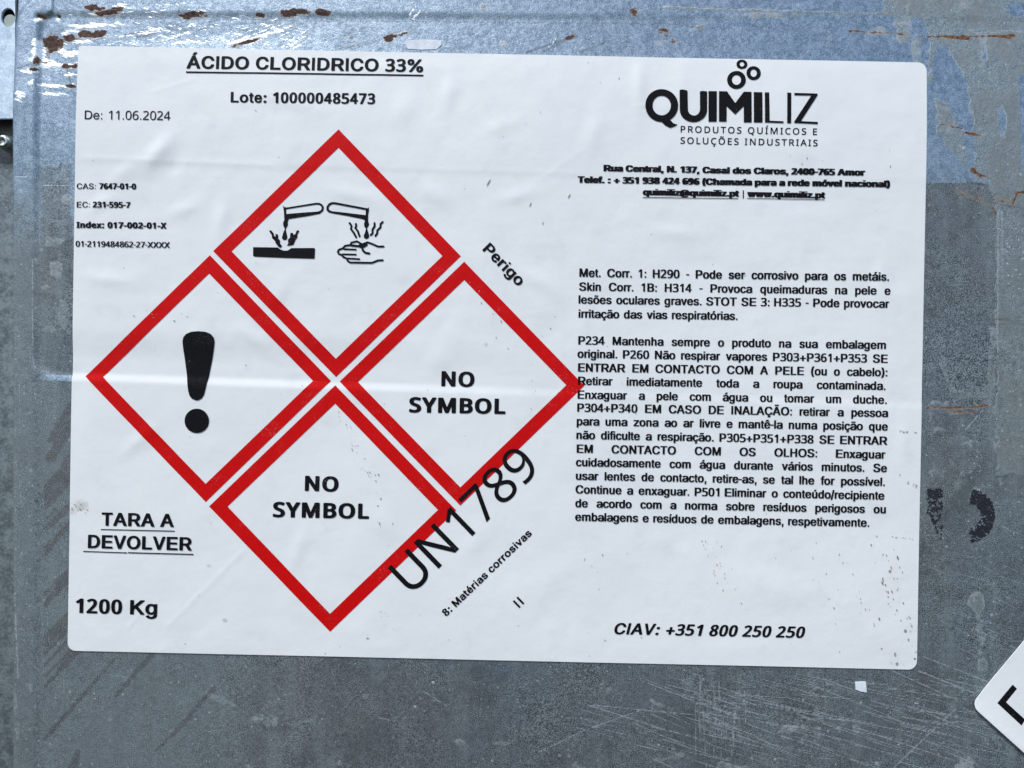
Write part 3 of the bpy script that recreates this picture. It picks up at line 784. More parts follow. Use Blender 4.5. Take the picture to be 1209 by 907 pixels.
flakes("paint_mark", lambda x, y: 1095 < x < 1112.5 and 577.5 < y < 637, 1095, 577.5, 1113, 637, 1.15,
       lambda x, y: (.98 if y < 590 else (.75 if y < 598 else .66)) * (1.0 if nz(x, y, 3.0, 4) > (-.5 if y < 588 else (.05 if y < 602 else (.0 if y < 626 else .3))) else .12) * (1 if y < 606 or x > 1097.5 + (y - 606) * .35 else 0))
def arc_test(x, y):
    dx, dy = x - 1143.0, y - 608.5
    r = math.hypot(dx / 1.0, dy / 1.03)
    th = math.degrees(math.atan2(dy, dx))
    ro, ri = 31.0, 14.5
    return ri < r < ro and -80 < th < 84
flakes("paint_mark", lambda x, y: arc_test(x, y), 1138, 575, 1178, 642, 1.15,
       lambda x, y: .94 if (nz(x * .45 + y * .35, y * 2.2 - x * .5, 4.0, 9) > -.22 and (abs(y - 618) > 3 or nz(x, y, 2.5, 3) > 0) and (y > 592 or nz(x, y, 2.6, 8) > -.15)) else .30, .5)
for o in [o for o in COL.objects if o.name.startswith("paint_mark")]: pass

# small stuck-on scraps
def blob(x, y, rx, ry, ang, n, jit, sq=2.0):
    out = []
    for i in range(n):
        t = 2 * math.pi * i / n
        c, s = math.cos(t), math.sin(t)
        u = abs(c) ** (2 / sq) * (1 if c > 0 else -1) * rx * (1 + RS.uniform(-jit, jit)); v = abs(s) ** (2 / sq) * (1 if s > 0 else -1) * ry * (1 + RS.uniform(-jit, jit))
        g = math.radians(ang); out.append((x + u * math.cos(g) - v * math.sin(g), y + u * math.sin(g) + v * math.cos(g)))
    return out
hb = lambda x, y: base_h(x, y) + dents(x, y)
def scrap(name, label, pts, th=.0004):
    h = float(hb(np.array([pts[0][0]]), np.array([pts[0][1]]))[0])
    o = slab(name, [pts], h - .0003, h + th, M_CHIP, None, .00008)
    o["label"] = label; o["category"] = "scrap"
    return o
scrap("paint_scrap", "oval white paint scrap on the steel just above the big sticker", [(477, 49), (479, 46), (500, 44.5), (521, 46), (521, 51), (515, 56.5), (497, 57), (481, 56)])
scrap("foil_scrap", "small silvery foil scrap on the steel below the big sticker", [(1009.5, 805), (1022, 804.5), (1023, 817.5), (1016, 816.5), (1010, 814)])
GLYPHS = """
# regular
 278
(333|190 -130 288 -132 303 -125 250 -5 213 100 191 195 184 280 189 380 205 475 222 540 246 615 303 750 299 755 288 758 198 758 188 755 177 740 141 670 106 575 80 475 64 375 60 310 62 240 68 185 84 110 109 30 131 -25 169 -100 183 -125
)333|36 -130 133 -132 144 -130 150 -125 190 -50 231 50 255 135 269 215 273 290 270 355 260 435 244 515 220 595 192 670 150 750 138 757 48 758 34 755 30 750 80 635 118 515 141 400 149 295 145 215 126 120 92 15 32 -120 30 -125
+584|246 48 334 47 348 53 349 234 359 236 514 237 528 243 528 318 524 324 509 327 348 328 348 508 339 515 254 516 240 513 236 508 236 328 74 327 59 323 56 318 56 243 63 238 229 236 236 233 236 58 237 53
,278|88 -163 133 -164 149 -158 185 102 186 107 178 112 118 114 108 112 101 107 80 -153 80 -158
-278|40 259 228 258 243 261 248 269 248 344 243 350 228 352 48 352 34 349 30 344 30 269 31 264
.278|115 -1 136 -6 159 -1 174 14 182 34 186 64 181 99 168 124 150 134 131 135 112 129 99 114 91 94 88 64 92 34 100 14
/278|5 -103 83 -105 93 -103 98 -98 277 737 278 742 270 747 198 749 187 747 180 742 1 -93 0 -98
0556|228 -5 277 -10 337 -3 382 13 422 40 456 80 482 130 500 190 511 260 516 355 512 440 498 530 476 595 447 645 425 670 402 690 352 715 297 726 237 724 197 715 152 692 116 660 91 625 69 575 52 510 43 440 40 335 46 255 59 185 79 125 106 75 142 36 182 10|272 80 242 85 217 97 198 115 180 145 165 185 155 235 148 360 150 425 156 485 165 530 179 570 197 600 218 620 247 634 277 637 307 634 337 620 357 600 375 570 390 530 399 485 405 425 407 355 399 235 389 185 375 145 356 115 334 95 307 83
1556|276 5 287 0 367 0 377 2 381 10 381 705 381 710 372 716 292 714 112 569 105 560 149 500 162 495 172 500 277 588
2556|31 5 42 0 492 0 505 5 506 85 505 90 497 94 168 95 327 257 393 330 437 390 465 450 475 490 478 530 476 565 468 600 451 635 432 661 407 683 377 701 337 716 292 724 247 726 202 721 157 709 117 692 77 669 40 640 38 635 40 630 83 575 92 570 102 571 162 612 202 629 257 636 302 630 330 615 350 595 363 565 368 525 365 490 356 455 339 420 316 385 247 307 32 84
3556|162 -5 227 -10 287 -8 347 1 397 18 437 41 469 70 492 105 508 145 515 180 515 225 506 270 492 300 473 325 447 346 417 362 375 375 437 411 461 435 477 460 488 490 494 520 494 560 488 595 472 634 442 672 407 697 367 713 322 723 272 726 232 724 187 717 142 704 102 686 59 660 44 645 86 585 97 578 107 581 165 615 207 630 262 637 312 633 337 623 361 605 375 585 382 560 383 520 375 490 356 460 332 440 302 425 272 418 237 414 157 414 146 410 147 328 157 325 277 321 312 315 342 305 368 290 387 270 399 245 403 215 398 165 381 130 356 105 317 88 262 79 197 82 127 97 57 124 42 121 42 33 97 9
4556|324 5 337 0 412 0 422 4 424 155 432 159 507 159 518 165 518 245 514 250 432 252 424 255 424 710 422 716 412 720 332 720 319 715 15 240 15 165 22 160 322 157|127 253 125 255 322 562 325 555 324 255 317 252
5556|163 -5 222 -10 277 -8 322 -2 372 13 415 35 447 59 474 90 497 131 507 160 514 195 516 235 512 275 505 305 492 335 457 380 432 400 402 417 337 439 262 445 172 438 167 440 182 620 457 622 466 630 466 705 466 710 459 715 97 716 84 710 58 375 112 342 182 353 232 357 277 355 327 343 352 330 378 305 392 280 401 240 399 190 393 165 383 145 368 125 352 110 312 90 262 81 192 83 117 99 57 125 42 122 42 33 92 10
6556|236 -5 282 -10 332 -6 372 4 408 20 443 45 466 70 488 105 506 150 514 195 516 235 514 270 506 310 496 340 476 375 452 402 429 420 397 437 362 448 322 454 277 453 242 447 208 435 181 420 151 395 159 455 173 505 193 550 219 585 262 617 312 634 377 639 417 635 447 628 460 630 463 635 463 710 452 717 387 725 312 723 257 712 202 689 154 655 118 615 88 565 64 500 47 415 40 310 45 230 63 155 91 95 128 50 177 15|267 80 242 86 217 100 197 118 180 140 165 170 155 200 150 235 151 265 158 290 172 315 191 335 211 350 232 361 257 368 287 371 317 368 342 361 362 349 382 328 395 305 403 280 408 250 403 180 387 135 373 115 356 100 332 87 312 81
7556|128 5 142 0 232 0 241 5 516 640 516 705 512 714 502 716 52 716 40 710 40 630 47 622 399 620 127 10
8556|217 -5 277 -10 332 -6 377 4 417 21 452 45 480 75 501 110 513 150 516 185 514 215 508 245 494 275 477 300 453 325 373 380 412 405 442 430 462 453 479 480 490 510 494 540 493 575 486 605 467 645 434 680 391 705 337 721 282 726 232 723 192 714 152 698 117 674 90 645 73 615 64 580 64 520 71 490 83 465 116 420 174 375 102 325 79 300 59 270 47 240 41 210 41 170 47 130 55 105 69 80 102 43 152 13|277 75 222 82 187 99 160 130 151 150 147 175 152 225 172 264 207 297 262 328 322 303 372 270 399 235 410 195 408 165 402 145 392 125 375 105 357 92 332 82|277 424 220 455 192 479 174 510 168 545 175 585 183 600 197 615 232 634 277 640 322 634 359 615 372 600 380 585 387 545 380 505 357 471 317 440 282 422
9556|124 -5 187 -10 247 -6 312 9 357 29 401 60 437 100 468 150 489 205 507 285 516 380 514 465 498 545 474 605 439 655 392 693 344 715 297 725 252 725 207 719 162 703 125 680 94 650 68 610 52 570 40 500 41 450 47 415 58 380 73 350 92 325 117 302 147 284 182 271 217 264 262 262 302 266 332 275 372 295 402 320 404 315 393 245 377 195 352 150 317 114 277 92 232 80 167 78 102 90 91 85 91 5 100 0|232 349 207 358 188 370 171 390 160 410 153 435 148 465 149 505 154 540 161 565 175 590 207 620 247 635 272 637 302 634 325 625 347 610 367 590 383 565 395 535 403 505 406 470 404 445 395 420 379 395 358 375 337 361 312 351 287 346
:278|115 -1 136 -6 159 -1 174 14 182 34 186 64 181 99 168 124 150 134 131 135 112 129 99 114 91 94 88 64 92 34 100 14|126 374 148 374 166 383 177 399 185 424 186 454 179 484 166 504 146 513 126 513 108 504 97 489 90 464 88 434 95 404 107 384
A667|3 5 20 0 120 0 133 5 200 192 205 195 465 195 535 5 555 0 650 0 664 5 664 10 400 712 385 716 280 716 262 710 2 10|235 290 330 569 335 566 375 445 431 290
B667|74 5 91 0 361 0 446 7 498 20 540 40 574 65 599 95 618 135 626 180 625 225 614 270 594 305 566 335 536 355 491 375 536 398 566 425 588 460 597 500 596 550 582 600 557 640 517 675 461 701 391 714 91 716 74 710|206 94 202 100 202 315 211 318 361 318 401 314 428 305 451 292 470 275 485 255 499 215 498 175 486 145 475 130 456 115 426 102 391 96|206 409 203 410 202 415 202 620 381 620 406 614 426 605 453 580 465 560 471 540 470 495 455 460 426 431 396 416 366 410
C722|321 -5 383 -9 453 -2 508 14 560 40 604 75 641 120 664 165 681 225 682 230 668 237 563 235 557 230 546 195 533 170 499 130 473 113 447 100 418 92 388 89 356 90 328 96 278 119 237 155 203 208 184 260 175 315 174 380 181 440 195 490 218 535 248 572 288 603 318 617 358 626 398 626 438 619 479 600 515 570 540 535 558 485 563 482 663 479 682 485 671 530 653 575 627 615 599 645 563 674 528 694 483 711 438 721 378 725 308 718 243 698 186 665 142 625 102 570 72 505 56 435 50 355 55 280 73 208 101 145 141 90 188 49 248 16 283 4
D722|81 5 98 0 323 0 378 3 428 11 478 27 534 55 573 85 613 130 646 190 668 260 676 335 676 385 672 435 655 505 628 565 587 620 539 660 503 680 463 696 383 713 328 716 98 716 81 710|208 94 206 620 343 621 387 615 420 605 458 585 492 555 520 515 539 470 552 400 553 340 547 280 532 230 513 190 490 160 458 133 418 112 383 101 348 96
E667|80 5 97 0 597 0 616 5 617 85 615 90 607 94 222 94 218 100 218 310 222 314 567 315 582 318 585 325 585 400 577 408 219 410 218 620 602 622 613 630 612 710 603 715 592 716 97 716 80 710
H722|81 5 98 0 183 0 200 5 202 315 213 319 518 318 520 315 522 5 543 0 628 0 641 5 641 710 623 716 538 716 521 710 520 415 513 413 202 415 201 710 183 716 98 716 81 710
I278|85 0 193 0 193 716 85 716
L556|74 5 91 0 496 0 511 3 516 10 516 85 514 90 506 94 197 95 196 705 196 710 186 715 91 716 74 710
M833|75 5 92 0 172 0 187 5 189 10 189 465 192 475 364 5 377 0 452 0 467 4 471 10 637 469 640 470 642 483 642 10 643 5 657 0 742 0 758 5 758 710 749 715 737 716 622 716 607 710 417 173 390 260 226 710 207 716 92 716 75 710
N722|77 5 94 0 179 0 194 3 198 10 195 510 199 519 265 405 510 5 529 0 629 0 645 5 644 711 629 716 544 716 525 710 524 196 212 710 194 716 94 716 77 710
O778|329 -5 391 -9 466 -3 531 17 591 49 639 90 678 140 701 185 724 255 733 330 731 410 717 485 689 555 668 590 644 620 593 665 531 699 466 719 391 725 316 718 251 699 191 666 144 625 102 570 73 510 55 440 48 360 54 280 73 205 102 145 144 90 196 46 255 15 291 3|366 90 323 100 276 125 241 155 216 190 198 225 183 275 175 335 177 400 183 440 198 490 222 535 251 570 286 598 323 615 366 626 406 627 446 620 492 600 531 571 561 535 585 490 600 440 607 380 606 315 596 260 583 220 561 180 531 145 496 118 456 99 416 90
P667|78 5 95 0 190 0 206 5 208 255 375 256 415 260 455 268 495 283 534 305 558 325 585 357 605 395 618 440 622 485 618 530 606 575 588 610 560 645 530 670 504 685 470 699 395 714 95 716 78 710|210 350 207 355 207 620 345 622 385 619 429 605 461 580 475 560 486 535 491 505 492 480 489 450 481 425 471 405 455 385 420 362 380 352
R722|80 5 97 0 202 0 218 5 220 270 227 272 387 271 556 5 577 0 697 0 711 5 711 10 531 290 597 325 632 355 660 395 677 445 681 475 681 510 670 565 648 610 612 650 582 671 537 692 497 704 452 712 382 716 97 716 80 710|222 368 220 370 220 620 377 622 432 618 462 610 484 600 505 585 522 565 533 545 540 520 542 490 539 465 532 440 522 421 509 405 492 392 452 375 407 368
S667|265 -7 333 -12 398 -8 443 0 494 18 538 43 573 73 604 118 618 158 622 208 614 253 594 293 562 328 523 354 473 377 418 395 308 424 256 443 218 468 205 483 198 498 193 523 196 548 204 568 218 588 238 605 262 618 288 626 318 630 378 627 410 618 433 606 450 593 467 573 477 553 482 528 488 522 593 520 608 524 611 528 610 543 600 583 583 618 563 643 535 668 504 688 468 704 428 716 363 725 303 724 243 714 193 698 143 669 108 638 84 603 70 563 65 518 73 468 94 428 129 393 168 368 218 345 383 299 430 283 469 258 482 243 490 228 494 208 492 178 482 153 468 133 444 113 418 99 388 89 353 84 318 84 283 89 253 98 228 111 196 143 184 168 177 198 170 203 63 204 45 198 50 163 63 123 84 88 106 63 138 38 178 16 217 3
T611|245 5 261 0 351 0 366 4 368 10 368 620 571 622 585 625 588 630 588 705 587 710 581 714 41 716 24 710 23 630 31 623 244 620
U722|300 -7 342 -11 402 -9 447 -2 497 16 530 33 569 63 598 98 619 133 635 178 642 228 643 708 638 713 627 716 537 716 526 713 521 708 521 253 515 203 507 178 493 153 461 118 417 95 362 87 307 95 262 118 240 138 227 157 207 203 200 253 200 708 195 713 182 716 92 716 79 708 79 243 83 198 91 163 103 133 120 103 139 78 165 53 192 33 227 15 262 2
X667|5 5 22 0 127 0 143 5 332 272 337 270 387 195 523 5 542 0 647 0 662 5 662 11 407 370 648 705 649 710 632 716 527 716 512 711 385 535 337 461 332 462 289 530 162 710 153 715 142 716 37 716 21 710 21 705 262 365 7 13
a556|191 -7 249 -12 309 -6 359 12 399 39 401 8 409 1 509 0 522 3 526 8 526 353 521 408 508 443 484 478 456 503 419 523 369 538 309 545 249 542 194 531 149 513 109 488 76 453 53 413 52 408 59 402 149 378 164 377 175 383 199 418 226 438 264 452 309 455 339 450 365 438 381 423 394 398 399 353 395 343 389 337 364 329 214 310 149 295 119 283 89 266 69 248 50 223 39 188 36 148 43 108 55 78 78 48 110 23 149 4|224 83 189 99 175 113 167 128 163 148 165 168 169 183 180 198 204 214 244 226 399 248 399 193 395 168 382 138 361 113 331 93 299 82 259 79
b556|256 -7 318 -11 353 -6 382 3 408 17 431 33 471 78 500 138 516 208 520 288 510 363 489 423 462 468 423 507 383 530 353 539 323 544 263 542 221 528 178 496 177 708 163 716 73 715 65 708 65 8 68 3 83 0 168 2 175 8 175 33 178 40 217 8|268 83 245 93 226 108 210 128 194 158 178 223 177 298 181 333 191 368 214 413 233 433 248 443 273 452 298 454 322 448 343 437 363 418 383 388 396 353 403 318 406 238 401 203 391 168 378 138 360 113 338 94 318 85 293 80
c500|225 -7 272 -11 312 -9 357 2 392 18 426 43 453 73 474 108 488 148 482 155 412 174 387 176 378 168 361 128 339 103 307 85 272 80 242 85 217 99 193 123 173 158 161 193 155 228 153 278 157 318 165 353 177 383 196 413 217 435 242 448 262 453 287 453 312 447 332 436 351 418 367 393 376 368 387 361 407 362 477 382 486 388 464 443 447 468 427 490 403 508 376 523 317 542 272 545 222 540 173 523 137 501 107 473 82 438 60 393 45 338 39 268 43 208 55 153 74 108 100 68 136 33 177 9
d556|208 -7 254 -11 309 -4 347 13 379 41 382 38 382 8 389 2 474 0 488 3 491 8 491 708 484 714 394 716 384 713 379 708 379 497 335 528 299 541 239 544 189 535 149 517 112 488 84 453 57 398 42 343 36 268 40 203 56 138 82 83 114 43 159 11|244 83 219 93 201 108 184 129 168 158 157 193 151 228 150 298 163 363 173 388 189 413 208 433 224 444 249 452 274 453 299 448 323 433 342 413 357 388 369 358 377 323 380 283 379 238 375 203 366 168 353 138 335 113 314 95 294 85 269 81
e556|235 -7 290 -11 330 -9 370 -1 410 15 448 38 475 65 495 93 511 133 500 140 425 160 405 160 396 153 377 118 350 94 320 83 280 80 245 87 215 103 190 128 172 158 159 203 156 228 160 233 500 233 518 238 519 293 512 353 500 398 478 443 451 478 414 508 374 528 325 541 280 545 225 539 177 523 136 498 99 463 73 423 52 373 41 323 37 263 41 208 54 153 75 106 101 68 139 33 184 8|160 321 156 323 157 328 168 368 180 393 195 414 210 428 233 443 255 451 280 454 305 452 325 445 345 433 361 418 385 378 399 323 390 320
f278|90 5 102 0 172 0 187 4 190 10 190 445 192 450 272 451 281 455 282 460 282 530 278 535 267 538 190 540 191 600 198 630 212 647 232 652 267 645 281 650 298 725 287 733 262 741 227 745 192 742 162 733 134 715 109 685 94 650 89 615 88 540 22 538 13 535 9 530 10 455 27 450 87 450 88 445
g556|252 -207 296 -206 331 -201 366 -191 398 -177 428 -157 448 -137 468 -107 479 -82 488 -42 490 -2 490 528 489 533 481 537 386 536 380 528 380 503 376 496 336 527 296 541 236 544 181 533 136 510 100 478 72 438 48 383 39 343 34 293 34 248 39 198 47 163 61 128 81 93 101 68 130 43 161 25 201 12 236 7 276 8 316 16 342 28 376 55 378 53 377 -17 368 -57 349 -87 316 -108 291 -116 266 -118 221 -111 189 -92 151 -45 136 -40 121 -43 53 -87 81 -132 101 -153 126 -172 155 -187 186 -198|251 98 226 104 206 116 187 133 171 158 158 188 150 223 147 298 152 333 161 367 186 413 205 433 226 446 246 452 271 454 296 448 315 438 337 418 354 393 366 363 375 328 379 288 378 248 366 183 356 158 340 133 321 116 301 104 276 98
h556|67 5 84 0 164 0 179 5 180 320 185 365 198 400 222 430 249 446 284 453 314 448 342 430 361 405 373 370 376 330 377 5 394 0 474 0 489 5 490 10 490 355 484 405 469 450 448 485 422 510 387 530 349 541 304 545 259 540 219 525 184 501 180 505 180 705 179 710 169 715 84 716 67 710
i222|57 0 165 0 165 520 57 520|57 612 165 612 165 716 57 716
k500|67 5 84 0 159 0 176 5 177 195 178 200 204 227 209 226 365 5 379 0 479 0 494 5 495 10 286 305 481 530 477 535 464 538 369 538 356 535 179 334 177 705 177 710 164 716 84 716 67 710
l222|57 0 165 0 165 716 57 716
m833|67 5 84 0 169 0 182 5 183 335 186 370 199 405 219 430 249 449 279 455 306 450 331 435 349 412 358 385 361 5 379 0 459 0 476 5 477 350 480 375 492 410 514 435 540 450 569 455 597 450 625 435 642 415 652 385 655 5 674 0 754 0 770 5 771 375 762 430 752 455 738 480 716 505 687 525 649 540 609 547 559 545 514 533 473 510 439 476 414 505 394 522 369 536 339 544 294 547 254 540 218 525 184 499 181 505 181 530 174 536 84 538 70 535 66 530
n556|67 5 84 0 164 0 179 5 180 320 185 365 198 400 222 430 249 446 284 453 314 448 342 430 361 405 373 370 376 330 377 5 399 0 474 0 489 5 490 335 487 385 479 425 464 460 443 490 415 515 387 530 359 539 324 544 289 544 259 540 229 530 204 516 179 496 177 530 169 537 84 538 70 535 66 530
o556|226 -7 276 -11 331 -6 379 8 415 28 451 58 478 93 501 138 516 188 523 248 519 323 507 378 488 423 461 463 425 498 383 523 331 540 276 545 226 540 186 529 146 508 109 478 77 438 55 393 40 343 33 283 37 208 50 153 70 108 97 68 134 33 176 9|251 83 226 93 205 108 185 133 171 158 159 193 153 228 152 303 159 338 170 373 184 398 199 418 221 438 241 448 266 453 291 453 316 447 341 433 366 408 381 383 395 348 403 313 406 268 404 228 397 193 385 158 372 133 351 108 331 93 306 83 276 80
p556|78 -196 164 -196 177 -191 179 41 217 9 254 -6 304 -11 354 -6 399 11 438 39 472 79 495 124 513 189 520 249 517 324 506 379 486 429 458 474 420 509 384 529 354 539 324 544 264 542 219 527 179 495 176 499 176 529 169 536 84 538 69 534 66 529 66 -186 67 -191|269 83 244 94 226 109 210 129 197 154 180 214 177 254 178 299 190 364 200 389 216 414 234 433 250 444 274 452 299 454 324 448 348 434 367 414 383 389 396 354 404 319 406 239 401 204 392 169 379 139 361 114 339 95 319 85 294 80
q556|390 -196 478 -196 489 -191 490 -186 490 529 487 534 473 538 388 536 381 529 381 499 378 494 341 524 305 539 253 545 202 539 160 524 122 499 90 464 62 414 45 364 36 304 37 229 46 169 62 119 91 69 130 29 173 4 203 -6 233 -10 293 -8 333 6 378 39 378 -186 379 -191|243 83 223 91 204 104 186 124 171 149 160 179 152 214 148 254 149 294 154 334 162 364 175 394 188 414 208 434 228 446 248 452 273 453 298 448 321 434 341 414 356 389 368 359 375 324 379 284 378 239 374 204 365 169 352 139 335 114 313 95 293 85 268 81
r333|66 5 83 0 163 0 176 5 177 335 183 375 191 395 204 415 237 440 268 448 323 444 338 450 338 535 333 541 283 545 243 541 208 528 178 506 174 510 174 530 163 537 78 538 69 535 65 530
s500|191 -7 234 -11 284 -10 329 -2 369 12 399 28 429 53 452 83 466 118 470 153 465 193 449 228 424 257 400 273 359 292 207 333 183 348 170 368 167 398 177 423 204 446 239 456 279 456 309 444 333 418 348 388 359 382 374 382 459 403 460 408 447 443 432 468 414 490 375 518 324 538 284 544 229 544 184 537 145 523 110 503 84 481 61 448 50 418 46 383 52 343 65 313 91 283 119 263 159 246 309 205 333 188 345 168 348 148 346 133 331 108 302 88 264 79 224 80 188 93 165 113 144 158 139 161 119 161 39 144 31 138 37 113 50 83 81 43 100 28 129 12
t278|164 -1 191 -5 221 -5 251 0 268 9 255 84 241 90 206 85 192 89 181 109 178 139 178 449 241 450 256 454 258 529 256 534 246 538 178 539 177 659 161 664 91 664 80 659 78 654 78 539 31 538 21 534 18 529 18 459 20 454 31 450 78 449 79 134 82 94 91 64 108 34 131 14
u556|201 -2 247 -7 297 -1 337 13 377 43 378 8 387 1 472 0 486 3 490 8 490 528 487 534 472 538 392 538 377 533 376 218 371 173 357 138 333 108 307 92 272 85 242 90 213 108 194 133 182 168 178 208 177 533 157 538 82 538 65 533 64 198 67 153 73 123 90 78 121 38 157 13
v500|193 5 213 0 293 0 307 5 488 525 490 530 486 535 473 538 388 538 375 535 370 530 253 169 248 168 130 530 123 536 108 538 23 538 14 535 10 530
x500|8 5 25 0 120 0 136 5 250 187 364 5 385 0 475 0 492 5 492 10 317 270 482 525 485 530 481 535 465 538 375 538 359 535 284 420 255 368 250 366 145 535 130 538 35 538 20 533 17 530 20 525 185 275 8 10
z500|21 5 38 0 453 0 471 5 472 85 463 92 179 95 462 460 463 530 459 535 443 538 48 538 33 535 29 530 29 455 29 450 38 445 298 444 310 440 22 75
Ã667|3 5 20 0 120 0 133 5 200 192 205 195 465 195 535 5 555 0 650 0 664 5 664 10 400 712 385 716 280 716 262 710 2 10|235 290 330 569 335 566 375 445 431 290|186 795 265 796 272 800 279 825 285 829 335 806 365 796 400 792 430 797 455 810 475 835 486 865 489 900 475 905 405 904 397 900 392 880 385 869 329 895 300 904 270 907 235 902 207 885 189 860 181 835 177 805 177 800
Ç722|322 -201 398 -201 438 -196 468 -185 493 -166 502 -151 509 -126 508 -96 502 -76 493 -61 474 -46 453 -37 423 -31 420 -11 481 4 522 19 563 42 598 69 626 99 653 141 671 184 682 229 677 234 663 237 562 234 557 229 548 199 536 174 518 149 498 130 476 114 448 101 393 89 338 94 288 113 247 144 210 194 190 239 177 299 173 379 180 439 195 489 217 534 245 569 282 599 318 617 353 625 393 627 436 619 480 599 516 569 540 534 558 484 563 482 663 479 681 484 672 529 653 574 627 614 600 644 563 674 518 698 471 714 423 723 353 724 283 712 224 689 172 654 128 609 90 549 66 484 53 414 51 329 60 254 82 184 115 124 157 74 208 36 263 10 333 -8 327 -86 343 -90 398 -92 408 -101 408 -126 398 -134 323 -136 310 -141 309 -191 310 -196
á556|191 -7 249 -12 309 -6 359 12 399 39 401 8 409 1 509 0 522 3 526 8 526 353 521 408 508 443 484 478 456 503 419 523 369 538 309 545 249 542 194 531 149 513 109 488 76 453 53 413 52 408 59 402 149 378 164 377 175 383 199 418 226 438 264 452 309 455 339 450 365 438 381 423 394 398 399 353 395 343 389 337 364 329 214 310 149 295 119 283 89 266 69 248 50 223 39 188 36 148 43 108 55 78 78 48 110 23 149 4|224 83 189 99 175 113 167 128 163 148 165 168 169 183 180 198 204 214 244 226 399 248 399 193 395 168 382 138 361 113 331 93 299 82 259 79|236 593 254 590 324 590 338 593 439 738 431 743 419 744 319 744 304 739 233 603 231 598
ã556|191 -7 249 -12 309 -6 359 12 399 39 401 8 409 1 509 0 522 3 526 8 526 353 521 408 508 443 484 478 456 503 419 523 369 538 309 545 249 542 194 531 149 513 109 488 76 453 53 413 52 408 59 402 149 378 164 377 175 383 199 418 226 438 264 452 309 455 339 450 365 438 381 423 394 398 399 353 395 343 389 337 364 329 214 310 149 295 119 283 89 266 69 248 50 223 39 188 36 148 43 108 55 78 78 48 110 23 149 4|224 83 189 99 175 113 167 128 163 148 165 168 169 183 180 198 204 214 244 226 399 248 399 193 395 168 382 138 361 113 331 93 299 82 259 79|131 618 218 618 224 623 227 638 234 652 324 617 359 614 389 619 418 633 436 653 449 683 454 718 452 723 439 727 364 726 358 723 351 698 344 691 259 725 224 729 189 725 159 709 141 688 131 663 126 643 125 623
ç500|221 -196 292 -196 327 -191 357 -180 380 -161 389 -146 394 -121 394 -91 388 -71 380 -56 362 -41 342 -32 315 -26 314 -11 377 11 401 24 427 44 464 89 479 119 488 149 482 155 407 176 387 176 378 169 361 129 340 104 307 85 272 80 242 85 216 99 192 124 175 154 163 189 155 229 153 269 157 314 164 349 177 384 192 409 217 435 237 447 262 453 287 453 312 447 334 434 350 419 367 394 377 368 387 361 402 361 472 381 483 384 486 389 476 419 461 449 443 474 422 494 372 525 342 536 307 543 257 544 207 536 172 523 132 497 99 464 74 424 55 379 43 324 39 264 45 194 60 139 82 94 112 55 147 25 187 4 232 -11 226 -81 237 -85 287 -86 297 -91 300 -96 301 -116 297 -126 292 -129 222 -131 210 -136 209 -186 210 -191
ê556|235 -7 290 -11 330 -9 370 -1 410 15 448 38 475 65 495 93 511 133 500 140 425 160 405 160 396 153 377 118 350 94 320 83 280 80 245 87 215 103 190 128 172 158 159 203 156 228 160 233 500 233 518 238 519 293 512 353 500 398 478 443 451 478 414 508 374 528 325 541 280 545 225 539 177 523 136 498 99 463 73 423 52 373 41 323 37 263 41 208 54 153 75 106 101 68 139 33 184 8|160 321 156 323 157 328 168 368 180 393 195 414 210 428 233 443 255 451 280 454 305 452 325 445 345 433 361 418 385 378 399 323 390 320|119 603 135 599 225 601 231 603 280 664 328 603 335 600 425 599 440 603 443 608 442 613 335 739 320 744 240 744 224 738 118 613
í222|67 5 84 0 149 0 162 5 163 10 163 530 159 535 149 538 79 538 70 535 66 530|71 595 89 590 139 590 155 595 222 735 220 740 204 744 134 744 120 740 71 600
ó556|226 -7 276 -11 331 -6 379 8 415 28 451 58 478 93 501 138 516 188 523 248 519 323 507 378 488 423 461 463 425 498 383 523 331 540 276 545 226 540 186 529 146 508 109 478 77 438 55 393 40 343 33 283 37 208 50 153 70 108 97 68 134 33 176 9|251 83 226 93 205 108 185 133 171 158 159 193 153 228 152 303 159 338 170 373 184 398 199 418 221 438 241 448 266 453 291 453 316 447 341 433 366 408 381 383 395 348 403 313 406 268 404 228 397 193 385 158 372 133 351 108 331 93 306 83 276 80|228 593 246 590 311 590 323 593 412 733 412 738 391 744 301 744 288 738 226 602
õ556|226 -7 276 -11 331 -6 379 8 415 28 451 58 478 93 501 138 516 188 523 248 519 323 507 378 488 423 461 463 425 498 383 523 331 540 276 545 226 540 186 529 146 508 109 478 77 438 55 393 40 343 33 283 37 208 50 153 70 108 97 68 134 33 176 9|251 83 226 93 205 108 185 133 171 158 159 193 153 228 152 303 159 338 170 373 184 398 199 418 221 438 241 448 266 453 291 453 316 447 341 433 366 408 381 383 395 348 403 313 406 268 404 228 397 193 385 158 372 133 351 108 331 93 306 83 276 80|135 618 151 616 216 618 222 623 224 638 231 651 281 626 311 616 346 614 371 620 393 633 409 653 421 683 425 718 422 723 411 727 346 727 337 723 328 693 321 692 276 716 251 725 221 729 186 724 161 710 145 688 132 643 130 623
ú556|201 -2 247 -7 297 -1 337 13 377 43 378 8 387 1 472 0 486 3 490 8 490 528 487 534 472 538 392 538 377 533 376 218 371 173 357 138 333 108 307 92 272 85 242 90 213 108 194 133 182 168 178 208 177 533 157 538 82 538 65 533 64 198 67 153 73 123 90 78 121 38 157 13|229 593 247 590 307 590 320 593 409 738 392 744 302 744 287 739 226 603 224 598
# bold
 278
